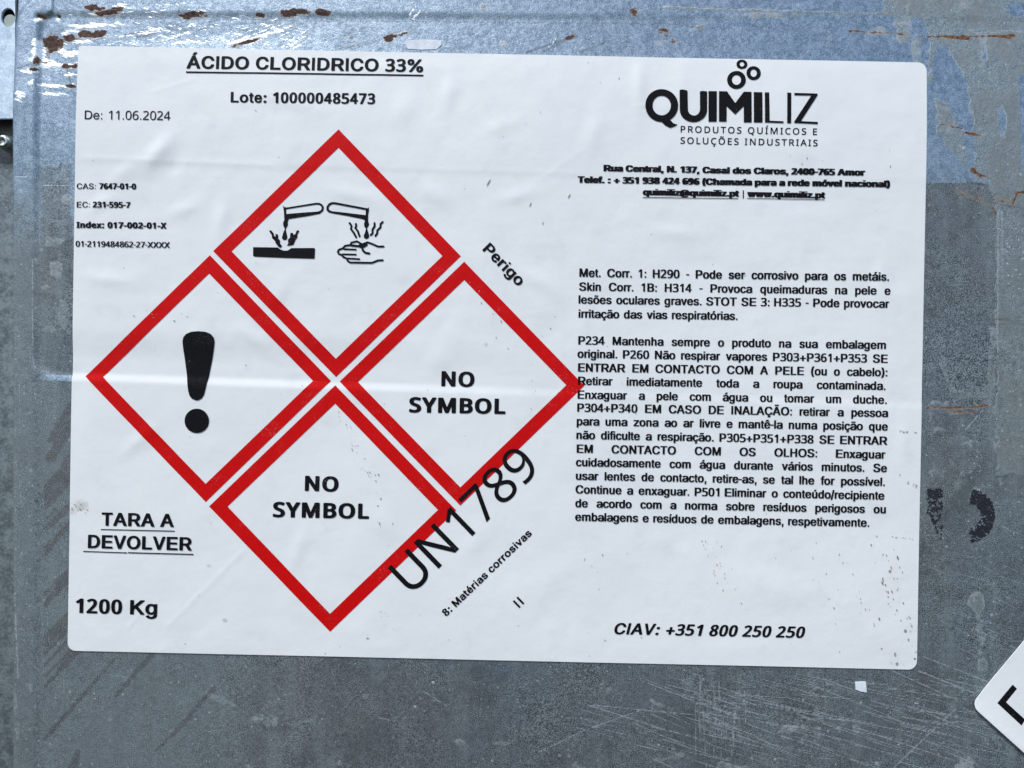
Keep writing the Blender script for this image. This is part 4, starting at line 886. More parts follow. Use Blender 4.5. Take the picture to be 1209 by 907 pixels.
%889|625 -8 660 -12 695 -12 730 -6 755 3 781 17 806 37 822 57 838 87 847 117 849 147 848 202 840 237 826 267 806 292 781 312 753 327 715 337 675 341 640 339 600 330 569 317 540 295 519 272 501 237 492 197 492 137 498 102 509 72 530 42 555 20 589 2|145 2 245 0 265 5 275 12 763 687 765 697 758 707 730 716 645 716 621 712 607 702 123 32 120 22 124 12|665 92 653 107 646 127 644 187 653 222 660 232 670 238 683 232 694 207 697 142 694 122 686 102 677 92|179 377 220 373 250 375 285 382 315 394 342 412 362 432 379 457 390 482 397 517 398 577 394 607 385 632 372 657 351 682 324 702 290 717 250 725 205 726 165 721 136 712 105 695 80 673 60 647 47 617 40 577 40 522 46 487 58 457 80 427 105 405 140 387|210 481 199 497 194 517 192 572 201 607 212 622 220 624 232 617 243 592 245 527 240 502 230 482 220 477
(333|180 -125 283 -126 303 -118 311 -105 261 15 233 100 212 190 204 265 207 375 227 490 265 620 311 730 306 745 293 753 278 756 188 756 168 750 157 740 120 665 92 590 66 490 49 390 43 315 45 245 54 170 66 115 97 15 130 -60 160 -115
)333|46 -125 147 -126 166 -120 177 -110 215 -35 252 60 273 140 285 215 290 295 286 370 275 450 258 530 229 625 193 710 173 745 147 756 52 755 32 749 22 735 68 620 101 510 123 400 130 310 126 220 106 120 72 15 23 -100 26 -115
+584|235 48 255 45 335 45 350 48 366 58 369 68 370 225 515 228 535 236 544 248 543 323 530 337 505 343 369 343 369 503 364 513 345 522 245 524 227 518 217 508 215 343 70 342 50 335 41 323 40 248 45 238 53 233 75 227 205 227 215 223 215 68 219 58
,278|73 -153 93 -158 138 -158 158 -153 170 -143 211 112 210 122 198 133 178 138 113 137 93 132 82 122 58 -133 60 -143
-333|49 249 272 248 292 251 306 259 311 269 311 349 297 362 277 367 62 367 42 364 31 359 22 349 22 269 32 256
.278|109 -1 138 -6 168 0 190 14 205 39 212 74 207 109 190 139 168 153 138 159 108 154 85 139 70 114 63 79 68 44 85 14
0556|227 -5 293 -9 348 -1 393 15 437 45 470 85 495 135 513 195 522 260 527 360 522 460 509 530 485 600 454 650 417 685 368 711 303 725 253 725 193 714 148 695 116 670 87 635 61 585 45 530 34 460 29 360 32 280 46 190 65 130 92 80 128 40 173 11|263 108 245 120 230 140 208 195 196 280 194 400 202 490 217 550 229 575 243 595 263 609 278 612 298 606 315 590 334 560 346 525 359 440 361 315 352 220 333 155 318 130 303 114 283 106
1556|272 5 295 0 395 0 420 8 430 20 430 695 420 708 400 715 310 716 283 710 83 565 76 555 78 545 125 489 135 482 150 477 175 476 195 481 255 525 256 25 258 15
2556|38 5 66 0 476 0 501 4 518 15 520 100 512 110 502 115 476 119 229 120 359 260 422 335 461 395 484 450 492 485 495 525 492 565 482 600 471 625 449 655 428 675 396 696 351 714 301 724 251 725 201 720 156 708 111 689 64 660 30 630 31 618 73 560 86 552 106 547 126 548 146 554 191 587 226 605 256 611 281 608 302 595 317 575 325 555 329 520 326 485 317 450 300 415 280 385 222 315 22 95 22 20 29 10
3556|170 -5 233 -9 293 -7 353 2 398 17 441 40 476 70 501 105 518 145 526 185 527 230 522 260 512 290 498 316 477 340 450 360 420 375 419 380 443 395 465 415 483 439 496 465 504 495 508 525 507 555 501 590 487 625 457 665 423 691 378 711 328 722 273 725 233 724 183 716 143 704 93 682 48 653 32 635 36 625 73 570 93 558 118 555 138 559 213 601 243 609 273 612 298 607 318 595 330 580 339 555 341 520 335 490 321 465 300 445 278 433 253 428 148 424 130 415 124 400 125 330 133 320 163 312 243 311 283 307 317 295 341 275 354 250 359 215 354 175 337 140 323 125 307 115 283 107 258 105 223 105 183 112 83 148 48 145 38 140 29 130 29 50 33 40 59 25 98 10
4556|304 5 330 0 405 0 425 4 437 10 444 20 444 150 505 155 524 165 529 175 529 250 525 258 514 265 500 269 450 271 444 275 444 700 435 711 415 719 320 719 299 715 285 705 11 245 12 170 30 156 55 152 280 152 288 150 288 20 295 10|190 272 186 275 285 438 288 430 288 275 280 271
5556|170 -5 228 -9 288 -7 333 0 383 15 422 35 458 62 486 95 508 135 520 170 525 200 525 270 511 325 498 350 476 380 453 401 424 420 363 444 303 455 212 455 223 595 443 597 468 603 478 610 482 620 482 695 476 705 468 710 438 716 113 716 88 712 70 700 44 380 46 370 97 335 118 329 138 329 233 342 268 341 298 334 318 323 336 305 349 280 355 255 356 205 346 165 325 135 293 114 253 106 198 109 153 120 99 145 78 149 48 145 31 135 29 125 29 50 33 40 58 25 93 12
6556|234 -5 283 -9 328 -7 378 5 413 19 450 45 478 75 500 110 514 145 523 185 527 220 527 255 521 300 503 355 488 380 467 405 443 425 418 440 388 452 356 460 318 464 278 464 204 450 216 500 234 540 255 570 285 595 308 606 338 612 378 613 438 602 458 606 475 615 479 625 479 695 473 706 454 715 393 724 318 724 253 713 193 690 148 660 109 620 78 570 54 510 36 425 29 325 33 235 50 160 77 100 95 75 119 50 143 31 171 15 198 4|278 105 262 110 243 125 217 160 199 210 195 260 198 280 206 300 229 330 258 350 293 355 308 353 323 345 347 315 361 270 363 220 354 170 337 135 323 120 308 110 293 105
7556|124 5 148 0 243 0 263 5 276 15 526 625 527 695 521 705 513 710 483 716 73 716 48 712 30 700 29 615 38 605 48 601 73 597 348 595 108 25 110 15
8556|218 -5 278 -9 323 -7 373 2 419 20 458 45 488 75 512 115 524 155 526 220 520 250 508 280 491 305 469 330 406 380 460 425 480 450 494 475 504 505 507 535 506 570 497 605 476 645 441 680 398 704 343 720 293 725 243 724 193 715 152 700 117 680 85 650 63 615 52 580 50 520 56 490 65 465 94 420 144 375 81 325 61 300 44 270 34 240 29 205 30 165 39 125 61 80 77 60 100 40 153 11|248 104 223 117 202 145 193 175 192 210 200 240 214 265 238 289 268 309 313 284 344 255 360 225 364 185 354 145 343 129 328 114 313 106 293 101|278 443 245 465 227 485 215 510 211 540 216 570 230 595 253 610 278 615 303 610 325 595 339 570 344 540 339 505 326 480 301 455 283 443
9556|134 -5 198 -9 263 -5 318 7 373 32 413 60 450 100 482 155 503 210 520 290 527 390 523 475 509 545 485 605 448 655 405 690 348 715 303 724 248 725 193 715 148 698 108 672 78 640 56 605 39 560 29 495 29 460 34 415 53 360 68 335 89 310 113 291 138 276 198 256 233 252 273 252 313 257 348 267 352 265 340 215 322 175 300 145 269 120 248 110 218 104 178 103 118 115 93 111 77 100 74 90 77 15 93 4|243 365 218 385 201 420 193 465 195 515 205 555 223 585 248 606 263 611 278 611 296 605 313 592 340 555 357 505 361 450 356 430 347 410 331 390 314 375 295 365 278 361
:333|130 -1 168 -6 203 0 233 14 253 34 265 59 266 89 253 118 233 139 213 150 193 156 148 158 108 145 91 134 77 119 69 104 64 84 69 49 77 34 91 19 108 7|148 359 188 360 218 369 246 389 262 414 267 444 258 474 238 498 213 513 173 522 128 517 93 499 78 484 69 469 64 434 68 414 76 399 90 384 108 371
@975|442 -175 539 -178 634 -166 689 -154 739 -138 754 -129 758 -115 736 -50 719 -37 704 -34 684 -35 609 -57 544 -68 479 -67 429 -61 374 -45 329 -23 286 10 256 45 226 100 206 165 198 235 201 315 216 385 238 440 272 490 315 530 344 548 379 564 419 576 454 581 504 584 549 581 589 574 624 562 658 545 687 525 709 505 733 475 765 415 777 375 783 335 783 255 774 180 767 155 757 135 744 123 734 124 722 140 716 165 716 465 711 475 699 482 684 486 599 486 574 480 519 494 464 497 404 487 374 476 344 460 303 425 268 375 250 325 243 260 251 190 273 130 304 85 349 48 399 26 454 17 504 18 539 24 569 35 599 54 644 30 689 18 734 14 789 19 839 37 879 70 908 115 927 175 938 270 935 360 919 430 887 500 844 559 788 610 754 632 714 653 674 668 629 681 584 688 529 693 424 689 329 669 284 653 244 635 204 610 172 585 141 555 117 525 77 455 51 375 43 330 39 280 40 215 46 165 56 120 70 75 93 25 115 -10 144 -45 171 -70 204 -96 244 -120 284 -138 333 -155 379 -166|454 134 428 155 407 195 397 245 400 300 414 340 438 370 454 380 469 384 504 383 519 379 534 370 546 355 556 335 564 280 560 210 546 170 524 142 494 131 469 130
A722|16 5 36 0 141 0 161 4 173 10 180 20 242 185 251 188 476 187 543 20 551 9 576 0 681 0 706 5 718 15 718 30 454 695 441 710 416 716 301 716 279 710 268 700 2 25 4 15|291 308 289 310 356 492 361 496 431 310 421 306
C722|319 -5 381 -9 451 -3 511 14 566 41 611 76 652 125 676 170 693 230 687 245 666 255 566 256 546 253 529 240 510 190 496 169 476 149 456 135 431 123 381 114 336 120 291 142 256 174 227 220 211 265 202 315 201 380 207 435 221 482 244 525 268 555 306 584 341 597 376 602 411 599 446 587 472 570 493 550 515 515 529 475 536 468 551 462 661 460 679 465 691 475 693 485 687 510 671 556 649 595 621 630 586 661 546 686 501 706 451 719 376 725 301 718 236 698 178 665 126 620 87 565 59 505 42 435 36 355 42 280 59 210 89 145 114 110 141 80 191 41 256 11
D722|72 5 98 0 318 0 373 3 428 11 483 28 543 57 583 87 623 130 658 191 680 260 689 335 687 410 674 480 649 545 613 600 565 645 528 670 483 690 433 705 383 713 328 716 98 716 78 713 63 705 58 690 58 25 60 15|228 119 226 595 338 596 378 591 403 583 437 565 466 540 491 505 510 460 522 400 523 340 517 285 504 240 484 200 464 175 438 153 408 137 373 125 343 121
E667|72 5 97 0 592 0 616 5 629 15 631 100 624 110 607 117 242 119 238 125 238 300 242 302 567 303 591 310 596 315 600 325 600 400 595 410 577 419 242 422 238 425 238 595 587 597 607 600 618 605 626 615 627 695 621 705 607 713 587 716 97 716 77 713 62 705 57 690 57 25 59 15
I278|63 0 215 0 215 716 63 716
K722|67 5 88 0 193 0 215 5 228 15 230 235 293 295 298 295 533 8 558 0 678 0 698 3 713 11 718 20 716 30 415 400 417 405 713 683 718 695 713 705 698 713 678 716 548 716 523 710 233 436 230 440 228 700 217 710 193 716 88 716 73 713 58 705 53 690 53 25 55 15
L611|67 5 93 0 543 0 568 5 576 10 582 20 582 100 575 110 563 116 543 119 230 120 229 695 223 706 203 715 83 715 63 708 53 695 53 25 55 15
M833|68 5 88 0 178 0 197 5 210 15 213 353 341 20 353 6 378 0 458 0 477 5 490 15 618 353 621 15 633 5 658 0 748 1 773 10 780 25 780 690 774 705 763 712 743 716 623 716 603 713 588 705 418 251 244 705 228 713 208 716 88 716 73 713 59 705 53 690 53 25 55 15
N722|69 5 90 0 190 1 210 7 220 20 220 420 225 430 493 10 520 0 630 0 653 5 665 14 667 25 667 690 662 705 650 712 635 716 540 716 515 710 504 700 502 285 500 281 230 705 215 713 200 716 95 716 75 713 60 705 55 690 55 25 57 15
O778|329 -5 395 -9 470 -2 540 19 599 50 653 95 691 145 721 205 737 260 744 305 746 355 740 435 723 505 694 565 652 620 600 665 540 697 470 718 390 725 315 718 260 704 198 675 144 635 101 585 67 525 44 455 37 410 35 360 40 280 59 210 87 150 129 95 182 50 245 18 290 3|370 115 330 125 295 144 265 170 239 205 220 245 209 285 203 335 204 395 210 435 224 480 240 511 265 545 295 572 329 590 367 600 405 601 445 593 485 574 517 545 543 510 561 470 572 430 578 380 577 320 571 280 555 230 533 190 507 160 480 139 445 123 410 115
P667|70 5 90 0 190 0 213 5 226 15 229 245 370 246 415 250 460 260 500 274 539 295 570 320 592 345 613 380 627 420 634 465 632 515 624 555 605 596 580 631 545 662 510 683 475 697 435 708 390 714 90 716 68 710 57 700 55 25 58 15|230 364 228 370 228 595 370 595 405 586 430 569 445 550 455 530 463 480 461 455 454 430 433 395 405 375 375 367
R722|72 5 92 0 202 0 224 5 236 15 238 255 242 261 363 260 519 15 532 5 557 0 677 0 697 4 712 14 715 20 712 30 547 285 546 290 602 320 636 350 663 390 681 440 685 500 674 560 651 605 615 645 582 669 537 690 492 704 447 712 377 716 97 716 77 713 62 705 57 690 57 25 59 15|242 382 238 385 238 595 367 597 412 594 456 580 485 555 496 535 502 515 504 470 491 430 470 405 440 390 402 382
T611|239 5 262 0 352 0 373 5 385 15 388 595 557 597 586 605 591 610 594 620 594 695 589 705 582 710 557 716 57 716 32 711 18 700 17 615 32 602 57 597 224 595 224 25 227 15
V667|262 5 283 0 388 0 409 5 421 15 663 690 663 700 652 710 628 716 533 716 508 710 497 700 338 234 333 233 170 700 153 712 128 716 33 715 15 710 4 700 4 690 247 20 253 10
a556|194 -7 246 -11 291 -9 331 0 371 15 386 5 401 1 501 0 521 6 534 18 534 353 529 408 517 443 494 478 461 508 423 528 371 544 306 552 246 549 191 537 141 518 96 488 66 455 42 413 44 398 56 390 161 362 191 368 231 416 251 428 276 435 306 437 331 431 350 418 363 398 369 368 366 348 211 326 136 307 101 291 74 273 50 248 36 223 27 188 27 143 37 103 53 73 76 46 108 23 146 5|236 107 211 118 201 128 194 143 193 173 198 188 206 198 226 210 256 219 369 233 365 178 354 153 339 133 319 118 295 108 266 104
c556|246 -7 298 -11 348 -7 395 3 438 21 478 48 508 78 531 113 547 153 543 167 528 176 443 197 418 198 403 193 393 186 376 148 353 123 324 108 293 106 268 111 247 123 224 148 210 173 199 203 192 243 191 283 195 318 203 348 216 378 233 403 255 423 273 432 293 435 318 434 335 428 352 418 368 403 391 358 403 350 418 346 443 348 523 368 536 373 545 383 539 408 525 438 508 463 484 488 431 523 368 545 313 552 253 549 198 536 151 513 108 480 77 443 52 398 36 348 29 288 32 213 46 158 67 113 98 71 143 33 193 7
d611|234 -7 281 -11 326 -8 366 1 401 17 416 6 436 0 531 0 551 6 564 18 564 693 560 703 551 710 526 716 436 716 416 711 405 703 401 693 401 527 356 543 301 551 246 549 191 537 142 513 111 490 81 457 55 413 33 348 26 288 30 213 48 143 63 113 82 83 126 39 176 10|276 108 256 117 236 133 209 173 193 233 191 298 204 358 216 383 230 403 246 419 266 430 286 435 306 435 326 431 348 418 368 398 383 373 394 343 400 313 401 243 396 208 387 178 374 153 359 133 341 118 321 109 296 106
e556|236 -7 287 -11 337 -8 377 1 417 17 452 38 484 68 505 98 521 138 517 152 502 161 422 182 397 183 382 178 372 171 355 138 335 118 312 107 282 105 257 111 235 123 216 143 201 168 191 198 187 224 492 224 517 230 529 243 528 308 522 358 507 408 483 453 459 483 421 513 382 534 332 547 282 552 222 546 180 533 137 510 100 478 69 438 48 393 33 343 27 283 30 213 43 158 63 113 92 71 137 32 187 6|192 336 188 338 197 368 222 407 252 430 282 436 312 429 337 408 355 378 368 338 362 336
f333|103 5 126 0 201 0 226 8 236 20 236 430 306 434 326 444 331 455 329 530 317 540 301 544 236 546 237 590 241 610 251 625 281 619 301 620 318 625 329 635 346 715 336 725 306 737 266 743 221 742 181 732 146 714 116 685 97 650 90 615 86 545 31 543 13 535 7 525 6 455 10 445 31 434 88 430 88 20 95 10
g611|255 -197 299 -199 354 -195 404 -186 449 -170 481 -152 512 -127 536 -97 551 -67 559 -37 563 8 563 523 559 533 549 540 524 545 434 544 414 538 399 525 359 542 314 551 259 551 204 541 154 521 113 493 73 448 46 398 32 353 26 313 24 258 28 218 35 183 48 148 70 108 90 83 118 58 154 35 189 21 224 12 264 7 314 8 359 16 399 32 400 28 398 -12 388 -42 364 -67 334 -80 294 -84 254 -78 224 -60 185 -17 159 -10 129 -15 49 -62 48 -77 68 -107 92 -132 119 -153 181 -182|284 123 264 127 243 138 224 156 209 178 192 228 188 263 189 298 202 358 213 383 228 403 260 428 279 434 304 435 324 431 344 421 364 403 378 383 389 358 398 323 401 253 390 198 379 173 365 153 349 138 329 127 309 123
h611|62 5 83 0 178 0 200 5 213 15 215 320 219 360 232 390 253 414 278 428 308 435 338 432 360 420 379 400 392 370 396 330 398 15 411 5 428 1 528 0 553 7 563 20 563 355 556 405 539 450 515 485 487 510 448 532 408 544 358 551 303 550 263 542 217 525 215 695 208 707 188 715 78 715 58 708 48 695 48 25 50 15
i278|63 0 215 0 215 520 63 520|63 612 215 612 215 716 63 716
l278|63 0 215 0 215 716 63 716
m889|62 5 83 0 178 0 200 5 212 15 214 335 217 365 226 390 244 415 268 430 298 436 318 433 340 420 353 405 361 380 363 25 369 10 383 3 398 0 493 0 515 5 527 15 531 370 543 400 560 420 583 433 608 437 633 432 655 420 667 405 676 380 680 15 692 5 713 0 808 0 833 6 842 15 844 25 844 370 836 425 818 465 789 500 758 523 713 543 663 553 608 553 558 544 509 525 468 498 443 520 418 535 383 547 348 553 313 554 278 550 243 540 213 527 198 540 178 545 83 545 58 537 50 530 48 520 48 25 50 15
n611|62 5 83 0 178 0 200 5 213 15 215 320 219 360 232 390 254 415 282 430 313 435 343 430 366 415 385 390 394 360 398 15 411 5 433 0 528 0 543 3 558 11 563 25 561 375 554 415 544 440 523 475 499 500 473 519 439 535 403 545 368 551 318 551 283 547 213 524 203 537 178 545 83 545 63 540 53 534 48 520 48 25 50 15
o611|250 -7 304 -11 369 -5 414 7 461 28 504 60 537 98 563 143 579 193 587 248 585 308 575 363 555 413 525 458 489 493 444 522 389 542 329 551 264 550 204 537 161 518 119 491 82 453 49 398 32 348 24 288 28 213 42 158 64 113 99 69 144 32 199 6|284 107 264 114 243 128 225 148 212 168 194 223 191 258 191 293 197 328 206 358 219 383 234 403 254 421 274 431 294 435 319 435 339 430 361 418 382 398 398 373 409 348 417 313 421 278 420 243 415 213 404 178 390 153 374 133 355 118 334 109 309 105
p611|69 -186 88 -189 178 -188 193 -185 207 -176 210 -166 213 16 253 -1 298 -9 348 -10 408 0 455 19 488 41 522 74 549 114 569 159 581 214 585 289 578 349 563 399 532 454 498 492 458 520 403 542 368 549 328 552 263 545 213 526 208 526 203 534 193 540 168 545 78 544 60 539 49 529 48 -166 53 -177|293 109 270 119 253 134 227 174 218 199 211 234 210 299 223 359 234 384 248 404 264 419 281 429 303 435 323 435 343 431 365 419 383 402 398 379 408 354 417 319 421 284 420 244 414 209 404 179 392 154 376 134 358 118 338 109 313 106
q611|422 -186 440 -189 530 -188 550 -183 563 -171 563 524 558 534 551 539 525 545 430 544 415 539 400 524 365 540 315 550 260 551 205 541 155 521 110 490 71 444 48 399 33 349 26 289 27 229 40 164 61 114 90 72 125 39 175 10 225 -5 285 -11 340 -6 400 15 401 -166 405 -177|275 108 255 117 235 133 219 154 208 174 192 234 191 299 204 359 216 384 230 404 246 419 265 430 285 435 305 435 325 431 347 419 367 399 382 374 393 344 399 314 401 244 395 209 386 179 374 154 359 134 341 119 320 109 295 106
r389|61 5 82 0 177 0 197 5 210 15 212 335 217 370 227 390 239 405 271 425 302 430 362 426 387 437 393 450 393 530 382 544 357 551 292 552 251 545 207 530 195 540 177 545 82 545 61 540 49 530 47 25 49 15
s556|214 -7 262 -11 317 -9 367 -1 412 12 455 33 487 58 512 88 527 118 534 163 528 203 511 238 482 268 450 288 402 308 242 347 221 358 211 373 210 398 222 418 247 433 277 439 307 437 327 430 349 408 366 378 387 368 417 368 502 385 518 393 524 403 518 423 503 453 484 478 447 510 392 536 342 548 282 552 227 548 172 535 127 516 93 493 62 460 46 428 39 383 44 343 62 308 90 278 122 258 172 237 332 199 349 188 359 173 361 148 349 128 322 111 287 104 247 107 218 118 199 138 183 173 162 183 137 184 47 167 32 161 24 153 25 133 39 98 57 71 80 48 107 29 138 13 177 1
t333|190 -1 233 -5 273 -3 308 6 325 19 311 99 300 109 283 114 238 110 230 124 228 149 228 429 233 432 288 433 311 444 315 454 315 524 310 534 293 543 233 545 228 548 228 644 218 659 193 666 108 666 89 659 80 649 78 547 33 542 15 529 13 454 17 444 33 435 79 429 79 129 84 99 92 74 106 49 132 24 158 9
u611|218 -2 271 -7 311 -4 351 4 396 21 411 6 436 0 531 0 546 4 560 13 563 23 563 523 559 533 553 538 526 545 431 545 411 540 397 528 396 223 392 188 380 158 360 133 336 118 301 110 271 114 247 128 230 148 218 178 214 213 213 528 196 541 171 545 76 544 56 538 47 528 46 193 50 158 57 128 78 83 113 43 161 14
v556|211 5 232 0 322 0 345 5 358 15 548 520 547 530 537 538 512 545 422 545 402 542 387 534 277 237 175 525 168 535 142 545 47 545 22 540 9 530 9 515 196 20 202 11
w778|170 5 192 0 282 0 302 5 312 13 387 266 392 261 462 20 467 11 482 3 502 0 587 0 602 3 616 10 623 20 775 520 772 532 757 542 737 545 642 545 616 535 610 525 542 283 537 289 473 525 467 534 457 540 437 545 342 545 322 540 313 535 307 525 237 278 168 525 162 534 147 542 127 545 37 545 22 542 9 535 2 525 4 515 155 20 162 10
z500|29 5 54 0 439 0 464 5 478 15 479 100 464 114 439 118 221 120 468 450 472 460 472 525 465 535 454 541 434 545 64 545 39 541 24 530 23 445 29 436 39 431 59 427 272 425 17 90 15 20 19 12
|280|64 -200 216 -200 216 740 64 740
Á722|16 5 36 0 141 0 161 4 173 10 180 20 242 185 251 188 476 187 543 20 551 9 576 0 681 0 706 5 718 15 718 30 454 695 441 710 416 716 301 716 279 710 268 700 2 25 4 15|291 308 289 310 356 492 361 496 431 310 421 306|304 740 396 737 424 745 526 885 526 900 512 910 491 914 386 914 359 905 284 765 286 750
é556|236 -7 287 -11 337 -8 377 1 417 17 452 38 484 68 505 98 521 138 517 152 502 161 422 182 397 183 382 178 372 171 355 138 335 118 312 107 282 105 257 111 235 123 216 143 201 168 191 198 187 224 492 224 517 230 529 243 528 308 522 358 507 408 483 453 459 483 421 513 382 534 332 547 282 552 222 546 180 533 137 510 100 478 69 438 48 393 33 343 27 283 30 213 43 158 63 113 92 71 137 32 187 6|192 336 188 338 197 368 222 407 252 430 282 436 312 429 337 408 355 378 368 338 362 336|229 568 312 567 327 569 342 576 429 713 429 728 416 738 392 743 302 743 287 740 273 733 207 593 210 578
ó611|250 -7 304 -11 369 -5 414 7 461 28 504 60 537 98 563 143 579 193 587 248 585 308 575 363 555 413 525 458 489 493 444 522 389 542 329 551 264 550 204 537 161 518 119 491 82 453 49 398 32 348 24 288 28 213 42 158 64 113 99 69 144 32 199 6|284 107 264 114 243 128 225 148 212 168 194 223 191 258 191 293 197 328 206 358 219 383 234 403 254 421 274 431 294 435 319 435 339 430 361 418 382 398 398 373 409 348 417 313 421 278 420 243 415 213 404 178 390 153 374 133 355 118 334 109 309 105|251 568 344 567 369 575 467 713 467 728 454 738 434 743 329 743 302 733 229 593 232 578
# wide
 346
-408|73 210 328 209 357 215 373 225 381 240 380 320 363 336 333 344 83 344 53 339 36 330 27 315 27 240 30 230 41 220
0659|272 -5 347 -9 407 -2 462 15 513 45 549 80 579 125 601 180 615 245 623 340 619 435 602 525 579 585 547 635 504 675 449 705 382 722 327 726 252 719 202 704 148 675 115 645 83 600 60 545 45 480 36 385 39 285 52 210 78 135 109 85 152 43 207 12|317 124 300 130 282 145 266 170 254 200 239 280 236 385 244 475 262 540 277 565 292 581 312 592 332 593 352 589 371 575 389 550 400 525 410 490 418 440 421 335 414 245 403 200 391 170 375 145 357 130 342 125
1659|282 5 307 0 412 1 442 12 450 20 454 30 454 685 451 695 442 704 417 714 322 716 292 710 87 566 76 550 80 535 127 480 152 465 177 461 202 464 217 470 254 495 256 30 265 15
2659|61 5 91 0 566 0 596 6 616 20 620 30 619 110 611 123 596 131 566 137 311 137 303 140 436 260 506 330 551 390 577 440 585 470 590 505 589 545 583 575 569 610 552 635 509 675 456 702 401 718 341 725 276 723 216 713 156 694 97 665 48 630 43 620 46 605 99 545 117 535 146 531 171 534 266 585 296 591 326 592 351 586 372 570 385 545 389 515 385 480 375 450 358 420 335 390 266 321 38 110 35 100 35 30 43 15
7659|149 5 177 0 287 1 312 7 328 20 622 615 623 685 620 695 609 705 592 713 567 716 87 716 54 710 34 695 31 685 32 605 42 592 57 584 82 579 387 579 396 575 125 40 123 30 127 20
:354|140 -9 180 -13 220 -7 252 6 277 26 292 56 295 91 287 121 268 146 250 158 225 168 195 174 165 174 115 163 92 151 76 136 64 116 59 91 60 61 67 41 76 26 93 11 115 -1|144 381 185 378 225 385 259 401 280 421 293 451 294 491 285 518 264 541 240 554 215 562 160 566 135 561 110 553 90 541 74 526 64 506 59 481 60 456 67 431 77 416 95 401 120 388
B737|110 5 140 0 390 0 480 7 540 21 590 43 630 70 660 102 680 135 692 175 696 220 690 270 678 300 658 330 630 355 590 380 629 410 655 446 669 490 671 545 662 585 651 610 628 640 610 656 580 674 535 692 480 705 415 713 135 716 105 709 87 695 84 680 84 30 92 15|290 133 286 135 286 140 287 305 380 306 420 302 450 294 473 275 486 245 487 210 477 175 456 150 440 141 410 135|290 438 286 440 286 445 286 580 350 582 405 578 437 570 456 555 465 530 465 495 458 470 440 450 420 443 395 440
I425|53 5 83 0 348 0 378 8 389 15 396 25 397 80 390 95 368 108 313 120 313 125 313 595 373 610 394 625 397 635 397 685 390 700 378 708 343 716 78 716 48 709 34 700 28 690 27 635 33 622 53 610 111 595 110 120 53 106 40 100 30 90 27 80 28 25 35 15
L610|110 5 140 0 550 0 584 10 595 20 599 30 598 110 587 125 570 133 545 137 295 137 286 140 286 685 283 695 275 703 250 714 125 715 98 705 85 690 84 30 92 15
M995|110 5 135 0 235 1 264 10 278 25 280 318 401 25 408 15 420 7 450 0 535 0 560 5 580 18 705 313 709 305 710 35 714 20 735 5 765 0 865 1 885 5 902 15 909 25 911 35 911 685 903 700 880 713 850 716 715 716 690 710 674 700 500 292 495 287 328 690 322 700 300 712 270 716 130 715 107 710 91 700 84 685 84 30 92 15
N847|110 5 135 0 235 1 264 10 278 25 280 401 555 15 572 5 595 0 705 0 735 4 755 15 762 25 763 35 763 685 756 700 740 710 720 715 620 716 590 710 570 693 567 685 567 320 565 316 290 702 275 711 255 715 140 716 110 711 91 700 84 685 84 30 92 15
O868|363 -5 439 -9 524 -2 589 13 649 38 704 75 743 115 779 170 803 230 817 300 820 385 810 460 799 500 783 540 745 600 700 645 654 676 584 706 499 723 404 725 314 714 254 695 189 661 134 615 97 565 68 500 57 455 50 410 49 320 55 270 65 230 80 185 95 155 115 125 146 90 204 46 239 28 279 13|394 129 358 140 326 160 298 190 278 225 264 270 257 320 255 380 262 435 274 480 290 515 308 540 334 563 364 578 394 587 434 590 479 586 519 573 549 553 572 525 593 485 606 440 612 390 613 340 607 285 595 240 583 210 563 180 537 155 509 139 474 129 434 126
S636|204 -5 269 -9 334 -8 384 -2 439 12 489 32 524 54 558 85 582 120 598 165 602 220 592 270 580 295 567 315 530 350 484 379 429 404 324 443 280 465 268 475 257 490 250 525 254 550 266 570 284 582 309 588 344 589 384 584 489 555 514 555 539 563 554 576 584 650 583 665 567 680 499 704 414 720 329 725 254 719 196 705 139 679 99 649 81 630 65 605 49 555 48 500 61 450 89 404 124 371 169 343 360 265 386 245 397 220 398 185 389 160 369 141 339 130 294 126 234 130 184 141 119 161 99 164 65 160 42 145 38 135 38 55 40 45 49 35 74 23 114 10
X673|16 5 42 0 147 0 167 3 182 10 194 20 332 223 337 222 472 20 483 10 517 0 632 0 657 5 677 18 682 30 677 45 449 375 662 673 665 685 658 700 637 712 612 716 507 716 487 712 472 705 461 695 337 517 214 695 202 707 167 716 57 716 32 711 13 700 7 690 8 675 223 370 -8 40 -9 30 -5 20
Y653|251 5 277 0 377 0 402 5 423 20 427 35 428 280 664 675 666 685 663 695 647 708 617 716 512 716 487 713 467 703 460 695 327 467 193 695 183 705 167 712 147 716 37 716 7 709 -10 695 -13 685 -11 675 225 275 225 30 234 15
d702|263 -5 318 -9 368 -6 408 2 453 17 473 5 493 1 583 0 613 9 629 25 630 725 624 740 608 752 578 758 483 758 462 755 443 746 432 735 430 725 428 547 373 559 318 563 258 558 203 543 168 527 128 499 91 460 68 420 50 365 43 310 42 275 50 190 67 135 93 90 110 70 145 40 198 12|313 124 298 130 281 145 268 164 257 190 245 255 250 330 265 380 289 415 303 425 318 431 358 430 378 424 396 410 418 370 426 335 430 300 428 220 423 190 413 165 393 137 378 128 358 123
e651|295 -5 383 -9 468 0 518 12 568 30 582 40 588 50 588 130 582 140 568 150 548 156 523 157 423 128 378 124 338 125 313 132 291 145 269 170 256 195 248 225 253 229 563 229 593 237 605 245 612 255 613 325 609 360 597 405 575 450 548 485 508 517 463 540 418 554 358 562 288 560 228 547 173 523 127 490 92 450 66 405 49 350 42 275 46 215 61 160 87 110 121 70 170 35 228 10|258 358 254 360 262 380 283 411 308 428 333 433 358 430 380 415 396 390 406 360 398 357
